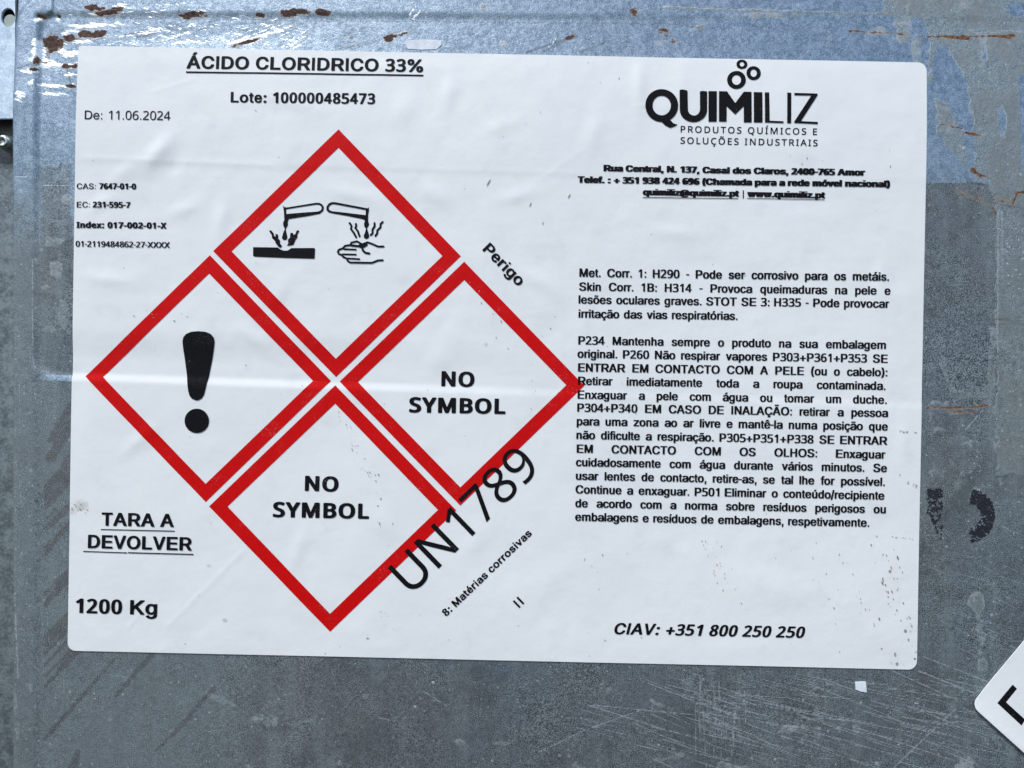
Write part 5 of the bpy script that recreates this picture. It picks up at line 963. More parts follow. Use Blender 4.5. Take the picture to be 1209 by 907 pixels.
n705|98 5 123 0 223 0 248 6 268 20 272 35 272 305 279 355 295 395 312 415 338 427 373 431 398 428 414 420 428 400 436 370 438 35 442 20 463 5 493 0 593 1 613 6 628 15 636 25 637 35 636 375 629 420 617 455 603 479 579 505 548 527 518 541 473 554 418 562 373 562 328 558 288 549 253 536 233 547 213 552 123 553 98 548 78 536 72 520 72 30 80 15
x615|30 5 56 0 161 0 196 7 212 20 306 143 311 143 403 20 421 7 451 0 561 0 585 5 602 15 611 30 606 45 422 280 423 285 597 510 601 525 596 535 576 548 551 553 441 553 416 548 395 535 311 422 306 422 221 535 201 548 176 553 66 553 41 549 24 540 14 525 17 510 192 285 192 280 6 40 5 30 9 20
# humanist
 321
A701|18 5 30 0 120 0 133 5 215 210 220 215 480 215 564 5 580 0 670 0 682 5 682 15 405 710 400 716 310 719 300 716 296 710 17 15|260 313 256 315 257 320 331 510 350 569 444 315
C694|352 -5 421 -10 491 -7 551 2 611 20 619 30 619 105 611 113 601 114 491 91 441 87 396 89 361 96 331 106 304 120 273 145 251 170 228 210 215 245 205 295 201 340 202 400 209 445 221 485 243 530 275 570 315 600 361 619 411 628 466 627 516 618 591 592 606 594 647 675 641 683 606 698 521 719 436 726 351 719 281 699 221 667 171 625 130 570 100 505 90 470 81 420 78 330 82 280 91 235 116 162 137 125 159 95 211 48 271 16 316 2
D792|115 5 127 0 357 1 412 6 462 15 517 33 577 65 614 95 646 130 679 185 703 255 714 335 712 420 698 490 679 540 644 595 599 640 562 665 522 685 477 700 427 710 347 716 127 716 114 710|232 95 232 620 377 619 427 610 472 595 512 570 542 540 562 508 580 460 590 405 591 330 582 270 564 220 539 180 521 160 487 135 457 119 412 105 377 99 317 95
E618|115 5 127 0 527 0 539 5 541 85 541 90 532 96 237 97 232 100 232 325 512 326 521 330 523 340 523 410 522 415 512 421 232 424 232 617 237 619 532 620 540 625 541 630 541 705 537 713 527 716 127 716 114 710
I400|58 5 70 0 330 0 341 5 341 65 334 70 265 85 259 90 259 625 265 630 341 650 343 705 335 715 70 716 57 710 58 650 135 630 140 625 140 90 135 86 65 70 58 65
L585|115 5 127 0 527 0 537 1 544 10 544 90 537 97 232 100 232 705 230 710 222 715 127 716 117 713 113 705
M970|115 5 127 0 212 0 222 5 225 10 225 530 227 531 431 5 442 0 517 0 527 3 532 10 737 534 741 525 739 10 742 4 752 0 842 0 854 5 855 710 847 715 837 716 707 716 697 710 482 171 273 710 262 716 127 716 117 713 113 705
N822|115 5 127 0 212 0 222 5 225 10 224 415 220 535 222 541 577 5 592 0 697 0 707 5 707 710 697 716 612 716 602 714 597 705 597 305 601 185 597 178 244 710 237 715 227 716 127 716 114 710
O843|353 -5 421 -10 501 -3 556 11 617 40 661 74 701 120 733 180 754 245 765 320 764 410 751 485 728 550 692 610 648 655 591 692 526 715 451 726 371 724 311 714 246 690 191 653 146 605 114 550 91 485 83 440 78 390 80 300 96 215 122 150 160 95 184 70 211 49 241 30 281 13|376 90 326 103 289 125 257 155 232 195 214 245 204 300 201 380 207 440 219 490 239 535 264 570 296 597 326 613 371 626 421 630 476 625 521 612 559 590 589 560 612 520 629 475 639 420 642 340 636 275 623 225 603 180 578 145 549 120 516 103 476 91 421 86
P667|115 5 127 0 217 0 230 5 232 270 357 274 407 281 442 290 482 307 517 328 547 355 569 385 586 420 596 460 600 500 595 550 583 590 563 625 547 645 512 673 490 685 447 701 382 713 317 716 127 716 114 710|232 368 232 620 327 621 372 616 417 603 447 583 462 565 471 545 478 495 470 445 461 425 447 408 417 387 367 372 307 366
Q843|584 -165 716 -166 726 -161 729 -155 566 15 626 46 672 85 711 136 741 200 760 275 766 360 760 440 744 510 718 570 680 625 631 668 574 700 506 719 446 726 366 724 291 708 228 680 176 640 135 590 105 530 86 460 80 415 77 360 85 265 103 195 123 150 141 119 171 82 206 52 253 25 306 5 361 -6 441 -11 573 -160|381 89 326 103 289 125 258 155 232 195 214 245 204 300 201 380 207 440 219 490 238 535 264 570 296 597 326 613 371 626 421 630 476 625 521 612 560 590 589 560 613 520 629 475 639 420 642 340 637 280 623 225 606 185 586 155 555 125 521 105 476 91 426 86
R684|115 5 127 0 217 0 230 5 232 285 237 288 347 288 352 285 522 4 532 0 637 0 651 5 651 15 462 315 527 354 559 385 586 430 598 480 598 540 592 570 582 600 568 625 553 645 532 663 507 680 447 703 372 714 127 716 114 710|232 384 232 620 332 620 382 615 427 602 456 580 466 565 473 545 478 515 478 490 469 450 458 430 442 413 407 393 367 384 322 382
S611|193 -5 256 -9 316 -8 371 0 406 10 446 27 481 50 506 75 529 110 539 135 545 165 546 220 534 270 511 308 478 340 438 365 391 388 284 430 236 456 216 474 205 490 198 510 195 535 201 570 216 595 241 614 274 625 316 629 371 625 426 612 486 592 496 594 502 600 530 675 524 685 456 709 391 721 316 726 256 721 206 708 156 684 117 650 93 615 78 565 78 510 91 456 116 415 151 381 191 356 236 335 336 297 381 273 413 245 427 210 428 170 414 135 386 109 346 93 291 86 226 90 151 105 86 127 71 124 67 115 67 35 71 27 121 8
T618|252 5 265 0 355 0 365 4 368 10 368 615 375 619 585 621 591 630 591 705 585 714 40 716 27 710 26 630 27 625 34 620 240 619 250 615
U793|327 -5 390 -10 440 -8 485 -1 525 11 560 27 601 55 634 90 656 125 678 185 685 240 686 705 680 714 580 716 570 710 568 245 563 205 550 166 525 130 495 107 455 92 400 86 355 89 305 104 268 130 243 165 230 200 225 235 223 710 210 716 120 716 107 710 106 260 108 225 116 175 133 130 147 105 165 80 195 50 245 19 295 1
Ç694|312 -231 371 -234 426 -227 466 -212 494 -191 508 -171 515 -151 518 -121 514 -96 506 -80 491 -63 466 -47 436 -36 438 -31 451 -9 537 -1 586 11 616 23 619 29 619 104 611 113 601 114 491 91 441 87 396 89 361 96 331 106 305 119 281 137 259 159 236 194 221 229 208 274 202 319 201 374 205 419 213 459 232 509 265 559 306 594 351 616 406 627 466 627 516 618 591 592 606 594 647 674 638 684 581 706 501 722 411 725 336 716 266 692 206 656 157 609 121 554 95 489 85 449 79 399 80 304 87 254 98 209 125 144 164 89 191 63 226 38 291 9 357 -6 359 -11 328 -76 336 -83 396 -98 410 -106 417 -116 417 -141 411 -149 401 -155 361 -160 306 -155 294 -161 292 -221 296 -226
Í400|58 5 70 0 330 0 341 5 341 65 334 70 265 85 259 90 259 625 265 630 341 650 343 705 335 715 70 716 57 710 58 650 135 630 140 625 140 90 135 86 65 70 58 65|143 765 205 764 219 770 275 820 337 885 361 915 361 935 345 940 240 940 230 935 185 860 135 790 135 770
Õ843|353 -5 421 -10 501 -3 556 11 617 40 661 74 701 120 733 180 754 245 765 320 764 410 751 485 728 550 692 610 648 655 591 692 526 715 451 726 371 724 311 714 246 690 191 653 146 605 114 550 91 485 83 440 78 390 80 300 96 215 122 150 160 95 184 70 211 49 241 30 281 13|376 90 326 103 289 125 257 155 232 195 214 245 204 300 201 380 207 440 219 490 239 535 264 570 296 597 326 613 371 626 421 630 476 625 521 612 559 590 589 560 612 520 629 475 639 420 642 340 636 275 623 225 603 180 578 145 549 120 516 103 476 91 421 86|234 765 296 765 302 770 311 795 321 812 331 819 346 821 370 815 431 783 466 769 496 765 536 771 566 787 592 815 611 855 621 900 611 909 551 909 544 905 526 864 516 856 501 853 476 860 416 892 381 905 341 909 306 902 270 880 244 845 232 815 225 780 226 770
# light
.278|118 -1 137 -6 157 -1 172 14 184 39 186 69 180 94 167 114 147 126 127 126 112 118 97 99 90 79 88 54 92 34 102 14
0556|227 -5 277 -10 337 -4 362 4 387 15 427 45 445 65 462 89 486 140 503 205 513 275 516 385 510 465 496 535 473 600 457 630 437 657 397 693 352 715 297 726 237 724 197 715 152 693 117 661 92 626 69 575 53 515 44 445 40 360 44 275 59 185 79 125 107 75 142 36 162 21 187 8|242 75 212 87 185 110 166 140 151 180 140 230 134 290 132 360 135 445 140 490 150 535 165 575 182 603 202 623 227 637 252 644 292 646 327 637 357 619 382 589 400 550 413 500 421 430 423 355 420 270 412 215 401 170 386 135 367 107 342 87 312 75 277 71
1556|289 5 292 0 297 0 377 0 381 5 381 710 377 716 302 715 106 565 107 560 152 504 157 504 292 615 289 515
2556|30 5 32 0 37 0 502 0 506 5 506 80 502 86 157 86 152 86 150 90 318 255 388 330 433 390 463 450 471 480 477 520 475 565 467 600 452 633 433 660 407 683 377 702 337 717 292 724 247 726 202 721 157 710 117 693 72 667 38 640 87 578 147 617 197 638 222 643 257 645 287 643 307 639 337 624 363 600 372 585 379 565 383 525 379 485 370 455 352 420 327 383 256 305 32 79 30 75
4556|336 5 342 0 417 0 420 5 422 161 512 161 518 165 517 245 427 246 422 246 420 250 420 715 417 720 332 720 15 240 15 165 17 161 335 160|107 246 106 250 307 554 337 612 340 600 337 495 336 250 332 246
6556|236 -5 287 -10 322 -8 352 -3 382 7 407 19 432 35 452 53 472 77 486 100 506 150 512 180 516 215 512 280 506 310 495 340 482 363 466 385 447 403 424 420 392 436 367 444 337 449 297 450 262 447 232 440 207 430 182 416 162 399 137 369 135 370 133 380 138 420 153 495 172 540 194 575 222 603 257 625 297 640 352 648 407 647 457 637 461 645 461 710 457 718 427 723 387 726 312 723 247 708 202 688 157 657 119 615 89 565 66 505 48 425 40 320 44 235 59 165 73 130 88 100 105 75 127 51 152 30 177 15 202 4|277 70 247 74 220 85 192 105 172 127 155 155 142 188 135 225 134 260 140 285 152 307 170 330 192 348 217 362 242 370 277 376 307 375 337 370 362 360 382 346 400 325 415 295 422 265 425 230 422 195 415 160 407 140 395 120 377 101 357 87 332 76 302 70
7556|131 5 132 1 137 0 227 0 231 5 514 640 516 710 512 716 41 715 40 635 42 631 417 630
8556|215 -5 277 -10 332 -6 377 4 417 20 452 44 478 70 499 105 512 145 516 185 513 220 505 250 492 275 472 302 447 326 417 348 363 380 402 403 432 426 457 452 476 480 488 510 493 540 492 575 486 605 467 646 451 665 432 682 387 707 337 721 292 726 237 724 192 714 157 701 122 679 93 650 75 620 65 585 63 555 66 520 72 495 83 470 99 445 122 420 147 399 182 375 142 351 107 326 82 300 61 270 48 240 41 205 41 165 47 127 57 100 67 80 83 60 102 41 126 25 152 12 177 3|232 70 212 74 187 84 167 99 152 115 142 131 134 150 130 170 131 200 142 240 167 275 207 306 262 335 337 303 367 285 392 264 412 240 421 220 426 195 425 170 418 140 407 120 389 100 367 84 342 74 312 68 277 66|277 418 214 450 182 475 167 495 159 510 153 550 156 575 162 593 172 609 187 623 207 635 227 643 277 649 327 643 347 636 367 624 382 610 392 595 399 575 402 550 396 510 387 492 372 473 352 455 327 438 282 416
9556|118 -5 182 -10 242 -7 297 4 352 27 397 58 436 100 467 150 489 205 507 285 515 380 514 465 501 535 477 600 462 625 443 650 422 671 397 690 367 706 342 716 297 725 252 725 207 719 162 703 127 682 94 650 70 615 51 570 44 535 40 485 42 450 50 405 61 375 79 345 100 320 127 298 162 281 202 269 247 266 292 269 327 277 362 293 392 316 417 345 422 345 416 280 403 220 382 171 357 135 337 116 307 95 277 82 247 73 217 69 172 68 132 72 97 80 92 75 92 5 97 -1|227 344 197 354 177 367 157 388 145 410 136 440 132 480 134 520 141 555 152 581 162 597 182 617 202 630 227 640 257 646 287 646 312 641 337 631 362 614 380 595 397 569 410 540 419 505 423 470 419 440 408 415 392 393 367 370 342 355 312 345 287 341 252 341
:278|118 -1 137 -6 157 -1 172 14 184 39 186 69 180 94 167 114 147 126 127 126 112 118 97 99 90 79 88 54 92 34 102 14|129 379 147 379 164 389 179 409 185 434 185 459 177 484 162 502 142 511 122 508 107 497 95 479 88 454 89 429 98 404 112 387
D722|80 5 84 0 319 0 374 3 424 11 489 32 532 55 582 95 612 130 646 190 666 255 676 330 674 415 661 485 635 550 599 605 551 650 514 674 479 690 449 700 404 710 329 716 82 715|184 87 183 630 359 629 414 618 459 600 501 570 531 535 555 490 570 440 577 380 575 315 565 260 556 230 542 200 522 170 489 137 459 118 414 99 374 90 334 86
N722|76 5 80 0 85 0 170 0 174 5 174 415 170 584 270 414 530 5 535 0 640 0 645 2 645 715 555 716 549 715 548 710 550 134 487 245 190 714 185 716 78 715
U722|299 -7 343 -11 403 -9 443 -3 493 14 537 38 568 63 598 98 617 128 634 173 643 228 643 708 643 713 638 716 548 716 545 713 545 248 541 213 531 178 517 153 503 135 468 105 445 93 418 84 363 78 308 84 263 100 243 113 220 133 205 153 194 173 183 203 177 243 177 713 168 716 83 716 79 713 79 243 81 208 91 163 105 128 123 99 144 73 168 51 198 30 228 14 263 2
e556|235 -7 291 -11 331 -9 371 -1 411 15 446 37 474 63 495 93 510 128 504 133 421 153 398 113 382 98 366 87 326 73 276 71 236 79 201 96 170 123 149 158 135 208 132 233 136 236 511 236 519 238 518 308 512 353 499 398 476 443 447 478 411 507 371 527 326 539 281 543 226 537 181 522 140 498 103 463 75 423 53 373 41 323 37 263 42 203 54 153 77 103 106 64 141 33 186 8|136 315 133 318 134 328 146 368 158 393 178 418 201 438 226 451 251 458 281 461 311 458 336 451 360 438 377 423 394 403 407 378 417 348 423 318 416 314
"""
FONT = {}
for _l in GLYPHS.strip("\n").split("\n"):
    if _l.startswith("# "): _cur = FONT.setdefault(_l[2:], {}); continue
    _p = _l[1:].split("|"); _cs = []
    for _c in _p[1:]:
        _n = [int(v) / 1000 for v in _c.split()]; _cs.append(list(zip(_n[::2], _n[1::2])))
    _cur[_l[0]] = (int(_p[0]) / 1000, _cs)
# ------------------------------------------------------------------ the big sticker
label = empty("hazard_label", "large white sticker with four red diamonds and black print on the steel panel", "label",
              tuple(world_xyz(585.0, 779.0, 0.0)))

TL, TR, BR, BL = (91, 52.5), (1095.5, 73), (1082, 790.5), (80.5, 768)
def lab_uv(u, v):
    """u, v in 0..1 -> panel px"""
    x = (TL[0] * (1 - u) + TR[0] * u) * (1 - v) + (BL[0] * (1 - u) + BR[0] * u) * v
    y = (TL[1] * (1 - u) + TR[1] * u) * (1 - v) + (BL[1] * (1 - u) + BR[1] * u) * v
    return x, y
def sheet_sticker(name, parent, W, Hh, uvf, rad, hf, mat, st=2.5, thick=.0003):
    """rounded rectangle sticker; rad = corner radii (tl, tr, br, bl) in px"""
    near = np.array([0, .08, .25, .5, .9, 1.4, 2, 2.8, 3.8, 5, 6.4, 8, 9.8, 12])
    rows = np.concatenate([near, np.arange(12 + st, Hh - 12, st), Hh - near[::-1]])
    cols = np.concatenate([np.array([0, .5]), np.arange(st, W - 1, st), np.array([W - .5, W])]) / W
    D = rows[:, None]; U = cols[None, :]
    def inset(D, rt, rb):
        a = np.where(D < rt, rt - np.sqrt(np.maximum(0, rt * rt - (rt - D) ** 2)), 0)
        e = Hh - D
        b = np.where(e < rb, rb - np.sqrt(np.maximum(0, rb * rb - (rb - e) ** 2)), 0)
        return np.maximum(a, b)
    xl = inset(D, rad[0], rad[3]); xr = W - inset(D, rad[1], rad[2])
    X = xl + (xr - xl) * U; Y = D + 0 * U
    px, py = uvf(X / W, Y / Hh)
    h = hf(px, py)
    ny, nx = px.shape
    idx = np.arange(nx * ny).reshape(ny, nx)
    F = [np.stack([idx[:-1, :-1], idx[1:, :-1], idx[1:, 1:], idx[:-1, 1:]], -1).reshape(-1, 4)]
    co = [world_xyz(px.ravel(), py.ravel(), h.ravel())]
    ring = np.concatenate([idx[0, :], idx[1:, -1], idx[-1, -2::-1], idx[-2:0:-1, 0]])
    back = np.arange(len(ring)) + nx * ny
    co.append(world_xyz(px.ravel()[ring], py.ravel()[ring], h.ravel()[ring] - thick))
    F.append(np.stack([ring, np.roll(ring, -1), np.roll(back, -1), back], -1))
    me = mesh_np(name, np.concatenate(co), np.concatenate(F), True)
    o = link_mesh(name, me, mat, parent)
    return o, px.ravel(), py.ravel(), len(ring)

paper, LX, LY, nr = sheet_sticker("paper", label, 1003.0, 717.0, lab_uv, (3, 10, 10, 9), label_h, M_PAPER, 2.0)
soil = np.zeros(len(LX), np.float32)
def soil_blot(x, y, rx, ry, a):
    global soil
    soil = np.maximum(soil, a * np.exp(-(((LX - x) / rx) ** 2 + ((LY - y) / ry) ** 2)).astype(np.float32))
for b in [(97, 597, 13, 9, .75), (86, 604, 8, 6, .6), (247, 668, 4.5, 2.6, .75), (266, 732.5, 4.5, 3.4, .8), (249, 618, 3.5, 2.6, .55), (573.5, 407.5, 4, 4, .7), (566, 383, 3, 3, .5),
          (232, 668, 3, 2, .5), (650, 388, 2.5, 2, .6), (1074, 745, 3, 3, .7), (1052, 783, 3.4, 3, .6), (1066, 785, 3, 3, .5), (1050, 700, 26, 60, .30), (700, 690, 50, 26, .22), (350, 690, 60, 20, .2), (130, 700, 40, 14, .2), (610, 300, 30, 20, .22), (200, 250, 40, 14, .16), (760, 300, 60, 14, .16), (960, 270, 50, 16, .16), (300, 95, 40, 12, .14), (1058, 772, 2.4, 4, .5), (1049, 675, 2.4, 2.4, .6),
          (153, 561, 5, 3, .4), (128, 546, 4, 4, .25), (1077, 784, 3, 3, .5), (565, 745, 16, 10, .28), (600, 765, 14, 5, .22), (940, 660, 30, 16, .22), (985, 725, 30, 20, .24), (452, 620, 16, 14, .25),
          (448, 322, 10, 5, .25), (402, 335, 6, 4, .2), (845, 738, 20, 10, .15), (820, 640, 20, 8, .15)]:
    soil_blot(*b)
at = paper.data.attributes.new("soil", 'FLOAT', 'POINT')
at.data.foreach_set("value", np.concatenate([soil, np.zeros(nr, np.float32)]))

# ---- printed lines
INK_OFF = [.00020]
def next_off():
    INK_OFF[0] += .000004
    if INK_OFF[0] > .00027: INK_OFF[0] = .00020
    return INK_OFF[0]

def glyph_run(text, font, F, sx=1.0, shear=0.0, sq=1.0):
    """-> list of contour groups (one per char) in px, y up, and ink extents"""
    x = 0; out = []
    for c in text:
        adv, cs = FONT[font][c]
        out.append([[(x + (px + shear * py) * F * sx, py * F * sq) for px, py in q] for q in cs])
        x += adv * F * sx
    return out, x

def ink_ext(groups):
    xs_ = [p[0] for g in groups for q in g for p in q]
    return min(xs_), max(xs_)

def place(groups, x0, y0, x1, y1, fit=True):
    """put a run with its ink from (x0,y0) to (x1,y1) on the baseline"""
    a, b = ink_ext(groups)
    L = math.hypot(x1 - x0, y1 - y0); dx, dy = (x1 - x0) / L, (y1 - y0) / L
    k = L / (b - a) if fit else 1.0
    f = lambda p: (x0 + (p[0] - a) * k * dx + p[1] * dy, y0 + (p[0] - a) * k * dy - p[1] * dx)
    return [[[f(p) for p in q] for q in g] for g in groups], k

def ink_mesh(name, groups, off=None, mat=None, parent=None, hf=None, L=7.0):
    V, T_ = [], []
    for g in groups:
        if not g: continue
        v, t = tess(g); b = len(V); V += v; T_ += [(i + b, j + b, k + b) for i, j, k in t]
    return flat_part(name, None, hf or label_h, off or next_off(), mat or M_INK, parent or label, L, (V, T_))

def smeared(groups, d):
    """the worn print head doubles every stroke a little sideways"""
    if not d: return groups
    out = []
    for g in groups:
        out.append([[(x - d / 2, y - d * .01) for x, y in q] for q in g]); out.append([[(x + d / 2, y + d * .01) for x, y in q] for q in g])
    return out

def text_line(text, font, x0, y0, x1, y1, cap, shear=0.0, name="printed_line", smear=0.0):
    g, _ = glyph_run(text, font, cap / .716, shear=shear)
    g, k = place(g, x0 + smear / 2, y0, x1 - smear / 2, y1)
    return ink_mesh(name, smeared(g, smear))

def just_line(text, x0, y0, x1, y1, F=13.7, font="regular"):
    words = text.split(" ")
    runs = []
    for w in words:
        g, adv = glyph_run(w, font, F)
        a, b = ink_ext(g); runs.append((g, a, b - a))
    tot = sum(r[2] for r in runs); Lg = math.hypot(x1 - x0, y1 - y0)
    gap = (Lg - tot) / max(1, len(words) - 1)
    k = 1.0
    if gap < F * .24: k = (Lg - F * .24 * (len(words) - 1)) / tot; gap = F * .24
    x = 0; groups = []
    for g, a, w in runs:
        groups += [[[(x + (p[0] - a) * k, p[1]) for p in q] for q in gg] for gg in g]
        x += w * k + gap
    groups, _ = place(groups, x0, y0, x1, y1)
    return ink_mesh("printed_line", smeared(groups, .8))

def strip(name, x0, y0, x1, y1, w, mat=None, off=None, parent=None, hf=None):
    L = math.hypot(x1 - x0, y1 - y0); nx_, ny_ = -(y1 - y0) / L * w / 2, (x1 - x0) / L * w / 2
    q = [(x0 + nx_, y0 + ny_), (x1 + nx_, y1 + ny_), (x1 - nx_, y1 - ny_), (x0 - nx_, y0 - ny_)]
    return ink_mesh(name, [[q]], off, mat, parent, hf, 9.0)

text_line("ÁCIDO CLORIDRICO 33%", "bold", 219.3, 80.2, 499.4, 84.9, 15.6)
strip("underline", 219, 84.6, 499.8, 88.9, 1.8)
text_line("Lote:", "bold", 272.3, 121.0, 314.8, 121.7, 12.6)
text_line("100000485473", "bold", 322.3, 121.9, 443.0, 123.2, 12.8)
text_line("De:", "light", 100.3, 141.0, 121.0, 141.3, 10.3)
text_line("11.06.2024", "light", 128.7, 141.4, 201.3, 142.3, 10.6)
text_line("CAS:", "regular", 91.0, 223.4, 113.4, 223.5, 6.7)
text_line("7647-01-0", "bold", 117.5, 223.5, 161.2, 223.9, 6.9, smear=.5)
text_line("EC:", "regular", 91.0, 245.2, 106.5, 245.3, 6.8)
text_line("231-595-7", "bold", 110.0, 245.3, 154.4, 245.7, 6.9, smear=.5)
text_line("Index: 017-002-01-X", "wide", 90.6, 269.3, 197.0, 270.3, 7.2, smear=.5)
text_line("01-2119484862-27-XXXX", "regular", 89.7, 291.4, 201.2, 293.0, 6.8, smear=.5)
text_line("TARA A", "bold", 120.5, 620.5, 205.8, 622.2, 15.7)
strip("underline", 119.6, 624.9, 206.8, 626.9, 1.1)
text_line("DEVOLVER", "bold", 104.5, 646.8, 227.0, 650.0, 15.8)
strip("underline", 99.0, 650.7, 151.0, 652.4, 1.1)
strip("underline", 152.0, 652.2, 228.8, 654.4, 1.3)
text_line("1200 Kg", "bold", 89.8, 723.3, 186.0, 726.0, 17.2)
text_line("NO", "wide", 360.1, 579.6, 399.9, 580.7, 18.1)
text_line("SYMBOL", "wide", 322.4, 610.5, 436.0, 612.6, 18.2)
text_line("NO", "wide", 520.9, 456.2, 560.0, 457.3, 18.1)
text_line("SYMBOL", "wide", 483.0, 487.0, 596.8, 489.0, 18.2)
text_line("UN1789", "light", 487.4, 700.8, 638.0, 554.6, 42.5)
text_line("8: Matérias corrosivas", "bold", 527.0, 727.8, 628.6, 630.4, 8.8)
text_line("II", "regular", 613.0, 717.4, 619.0, 711.6, 11.0)
text_line("Perigo", "bold", 569.2, 295.6, 611.9, 339.0, 13.3)
text_line("CIAV: +351 800 250 250", "bold", 725.0, 748.4, 950.0, 752.9, 13.4, .21)
text_line("Rua Central, N. 137, Casal dos Claros, 2400-765 Amor", "bold", 712.2, 202.6, 1020.6, 208.0, 7.5, smear=1.5)
text_line("Telef. : + 351 938 424 696 (Chamada para a rede móvel nacional)", "bold", 681.6, 216.2, 1050.0, 221.6, 7.6, smear=1.5)
text_line("quimiliz@quimiliz.pt", "bold", 758.5, 230.7, 872.4, 232.4, 7.4, smear=1.5)
text_line("|", "bold", 876.6, 232.6, 877.8, 232.62, 7.4)
text_line("www.quimiliz.pt", "bold", 881.6, 232.6, 973.8, 234.4, 7.4, smear=1.5)
strip("underline", 758.5, 233.5, 871.2, 234.8, .8)
strip("underline", 881.6, 234.6, 973.0, 236.3, .7)

BODY = [
    ("Met. Corr. 1: H290 - Pode ser corrosivo para os metáis.", 684.2, 327.0, 1048.3, 331.8),
    ("Skin Corr. 1B: H314 - Provoca queimaduras na pele e", 683.8, 343.4, 1050.2, 348.3),
    ("lesões oculares graves. STOT SE 3: H335 - Pode provocar", 683.2, 358.6, 1048.6, 363.7),
    ("irritação das vias respiratórias.", 683.2, 375.3, 870.3, 377.9),
    ("P234 Mantenha sempre o produto na sua embalagem", 682.9, 406.8, 1045.0, 412.2),
    ("original. P260 Não respirar vapores P303+P361+P353 SE", 681.9, 422.4, 1047.0, 428.5),
    ("ENTRAR EM CONTACTO COM A PELE (ou o cabelo):", 682.6, 438.7, 1046.6, 444.4),
    ("Retirar imediatamente toda a roupa contaminada.", 682.6, 454.4, 1044.5, 460.4),
    ("Enxaguar a pele com água ou tomar um duche.", 682.0, 470.7, 1046.0, 476.9),
    ("P304+P340 EM CASO DE INALAÇÃO: retirar a pessoa", 681.6, 486.0, 1047.3, 492.4),
    ("para uma zona ao ar livre e mantê-la numa posição que", 681.0, 502.0, 1047.0, 508.3),
    ("não dificulte a respiração. P305+P351+P338 SE ENTRAR", 680.6, 518.2, 1046.4, 525.1),
    ("EM CONTACTO COM OS OLHOS: Enxaguar", 681.0, 534.4, 1044.0, 541.4),
    ("cuidadosamente com água durante vários minutos. Se", 680.0, 550.2, 1046.0, 557.3),
    ("usar lentes de contacto, retire-as, se tal lhe for possível.", 680.0, 566.3, 1043.6, 573.6),
    ("Continue a enxaguar. P501 Eliminar o conteúdo/recipiente", 679.6, 582.4, 1043.0, 589.8),
    ("de acordo com a norma sobre resíduos perigosos ou", 679.3, 598.6, 1044.8, 605.9),
    ("embalagens e resíduos de embalagens, respetivamente.", 679.1, 614.6, 1025.4, 621.8),
]
for t_ in BODY: just_line(*t_)

# ---- the four red diamonds, each a mitred band
RED_OFF = .00014
DIAMONDS = [
    ([(400, 153.2), (544.2, 302.8), (396.6, 445.2), (252.2, 296.8)], [(400, 175.0), (522.5, 302.6), (396.4, 423.6), (273.8, 297.0)]),
    ([(248.2, 301.6), (390.6, 449.9), (243.3, 592.6), (100.9, 444.3)], [(247.4, 323.2), (369.5, 449.8), (243.2, 571.2), (121.9, 444.9)]),
    ([(548.2, 309.3), (689.8, 455.5), (543.6, 596.8), (401.0, 450.5)], [(548.2, 330.8), (668.6, 454.8), (543.6, 575.3), (422.5, 451.1)]),
    ([(395.9, 455.0), (538.8, 602.4), (389.9, 745.6), (247.3, 597.8)], [(395.9, 476.6), (517.2, 601.9), (389.9, 724.4), (269.0, 598.0)]),
]
for o4, i4 in DIAMONDS:
    V, T_ = [], []
    n = 64
    for s_ in range(4):
        for i in range(n + 1):
            t = i / n
            for j in range(6):
                q = j / 5
                ax = o4[s_][0] * (1 - q) + i4[s_][0] * q; ay = o4[s_][1] * (1 - q) + i4[s_][1] * q
                bx = o4[(s_ + 1) % 4][0] * (1 - q) + i4[(s_ + 1) % 4][0] * q; by = o4[(s_ + 1) % 4][1] * (1 - q) + i4[(s_ + 1) % 4][1] * q
                V.append((ax * (1 - t) + bx * t, ay * (1 - t) + by * t))
        b = s_ * (n + 1) * 6
        for i in range(n):
            for j in range(5):
                a0 = b + i * 6 + j; a1 = a0 + 6
                T_ += [(a0, a1, a1 + 1), (a0, a1 + 1, a0 + 1)]
    flat_part("red_diamond", None, label_h, RED_OFF, M_RED, label, 99, (V, T_))

# ---- exclamation mark
def Zf(rx, ry, sc): return lambda pts: [(rx + x / sc, ry + y / sc) for x, y in pts]
ze = Zf(0, 300, 3.0225)
ex = ze([(653, 312), (656, 298), (666, 286), (684, 278), (710, 275.5), (736, 278), (754, 286), (764, 298), (767, 314), (763, 345), (757, 380), (750, 415), (743, 450), (735, 485), (730, 503), (722, 515), (710, 522),
         (700, 522), (686, 515), (678, 504), (674, 488), (670, 455), (665, 415), (660, 375), (655, 340)])
ink_mesh("exclamation_mark", [[ex], [circle(233.1, 496.9, 14.4, 14.4, 40)]])

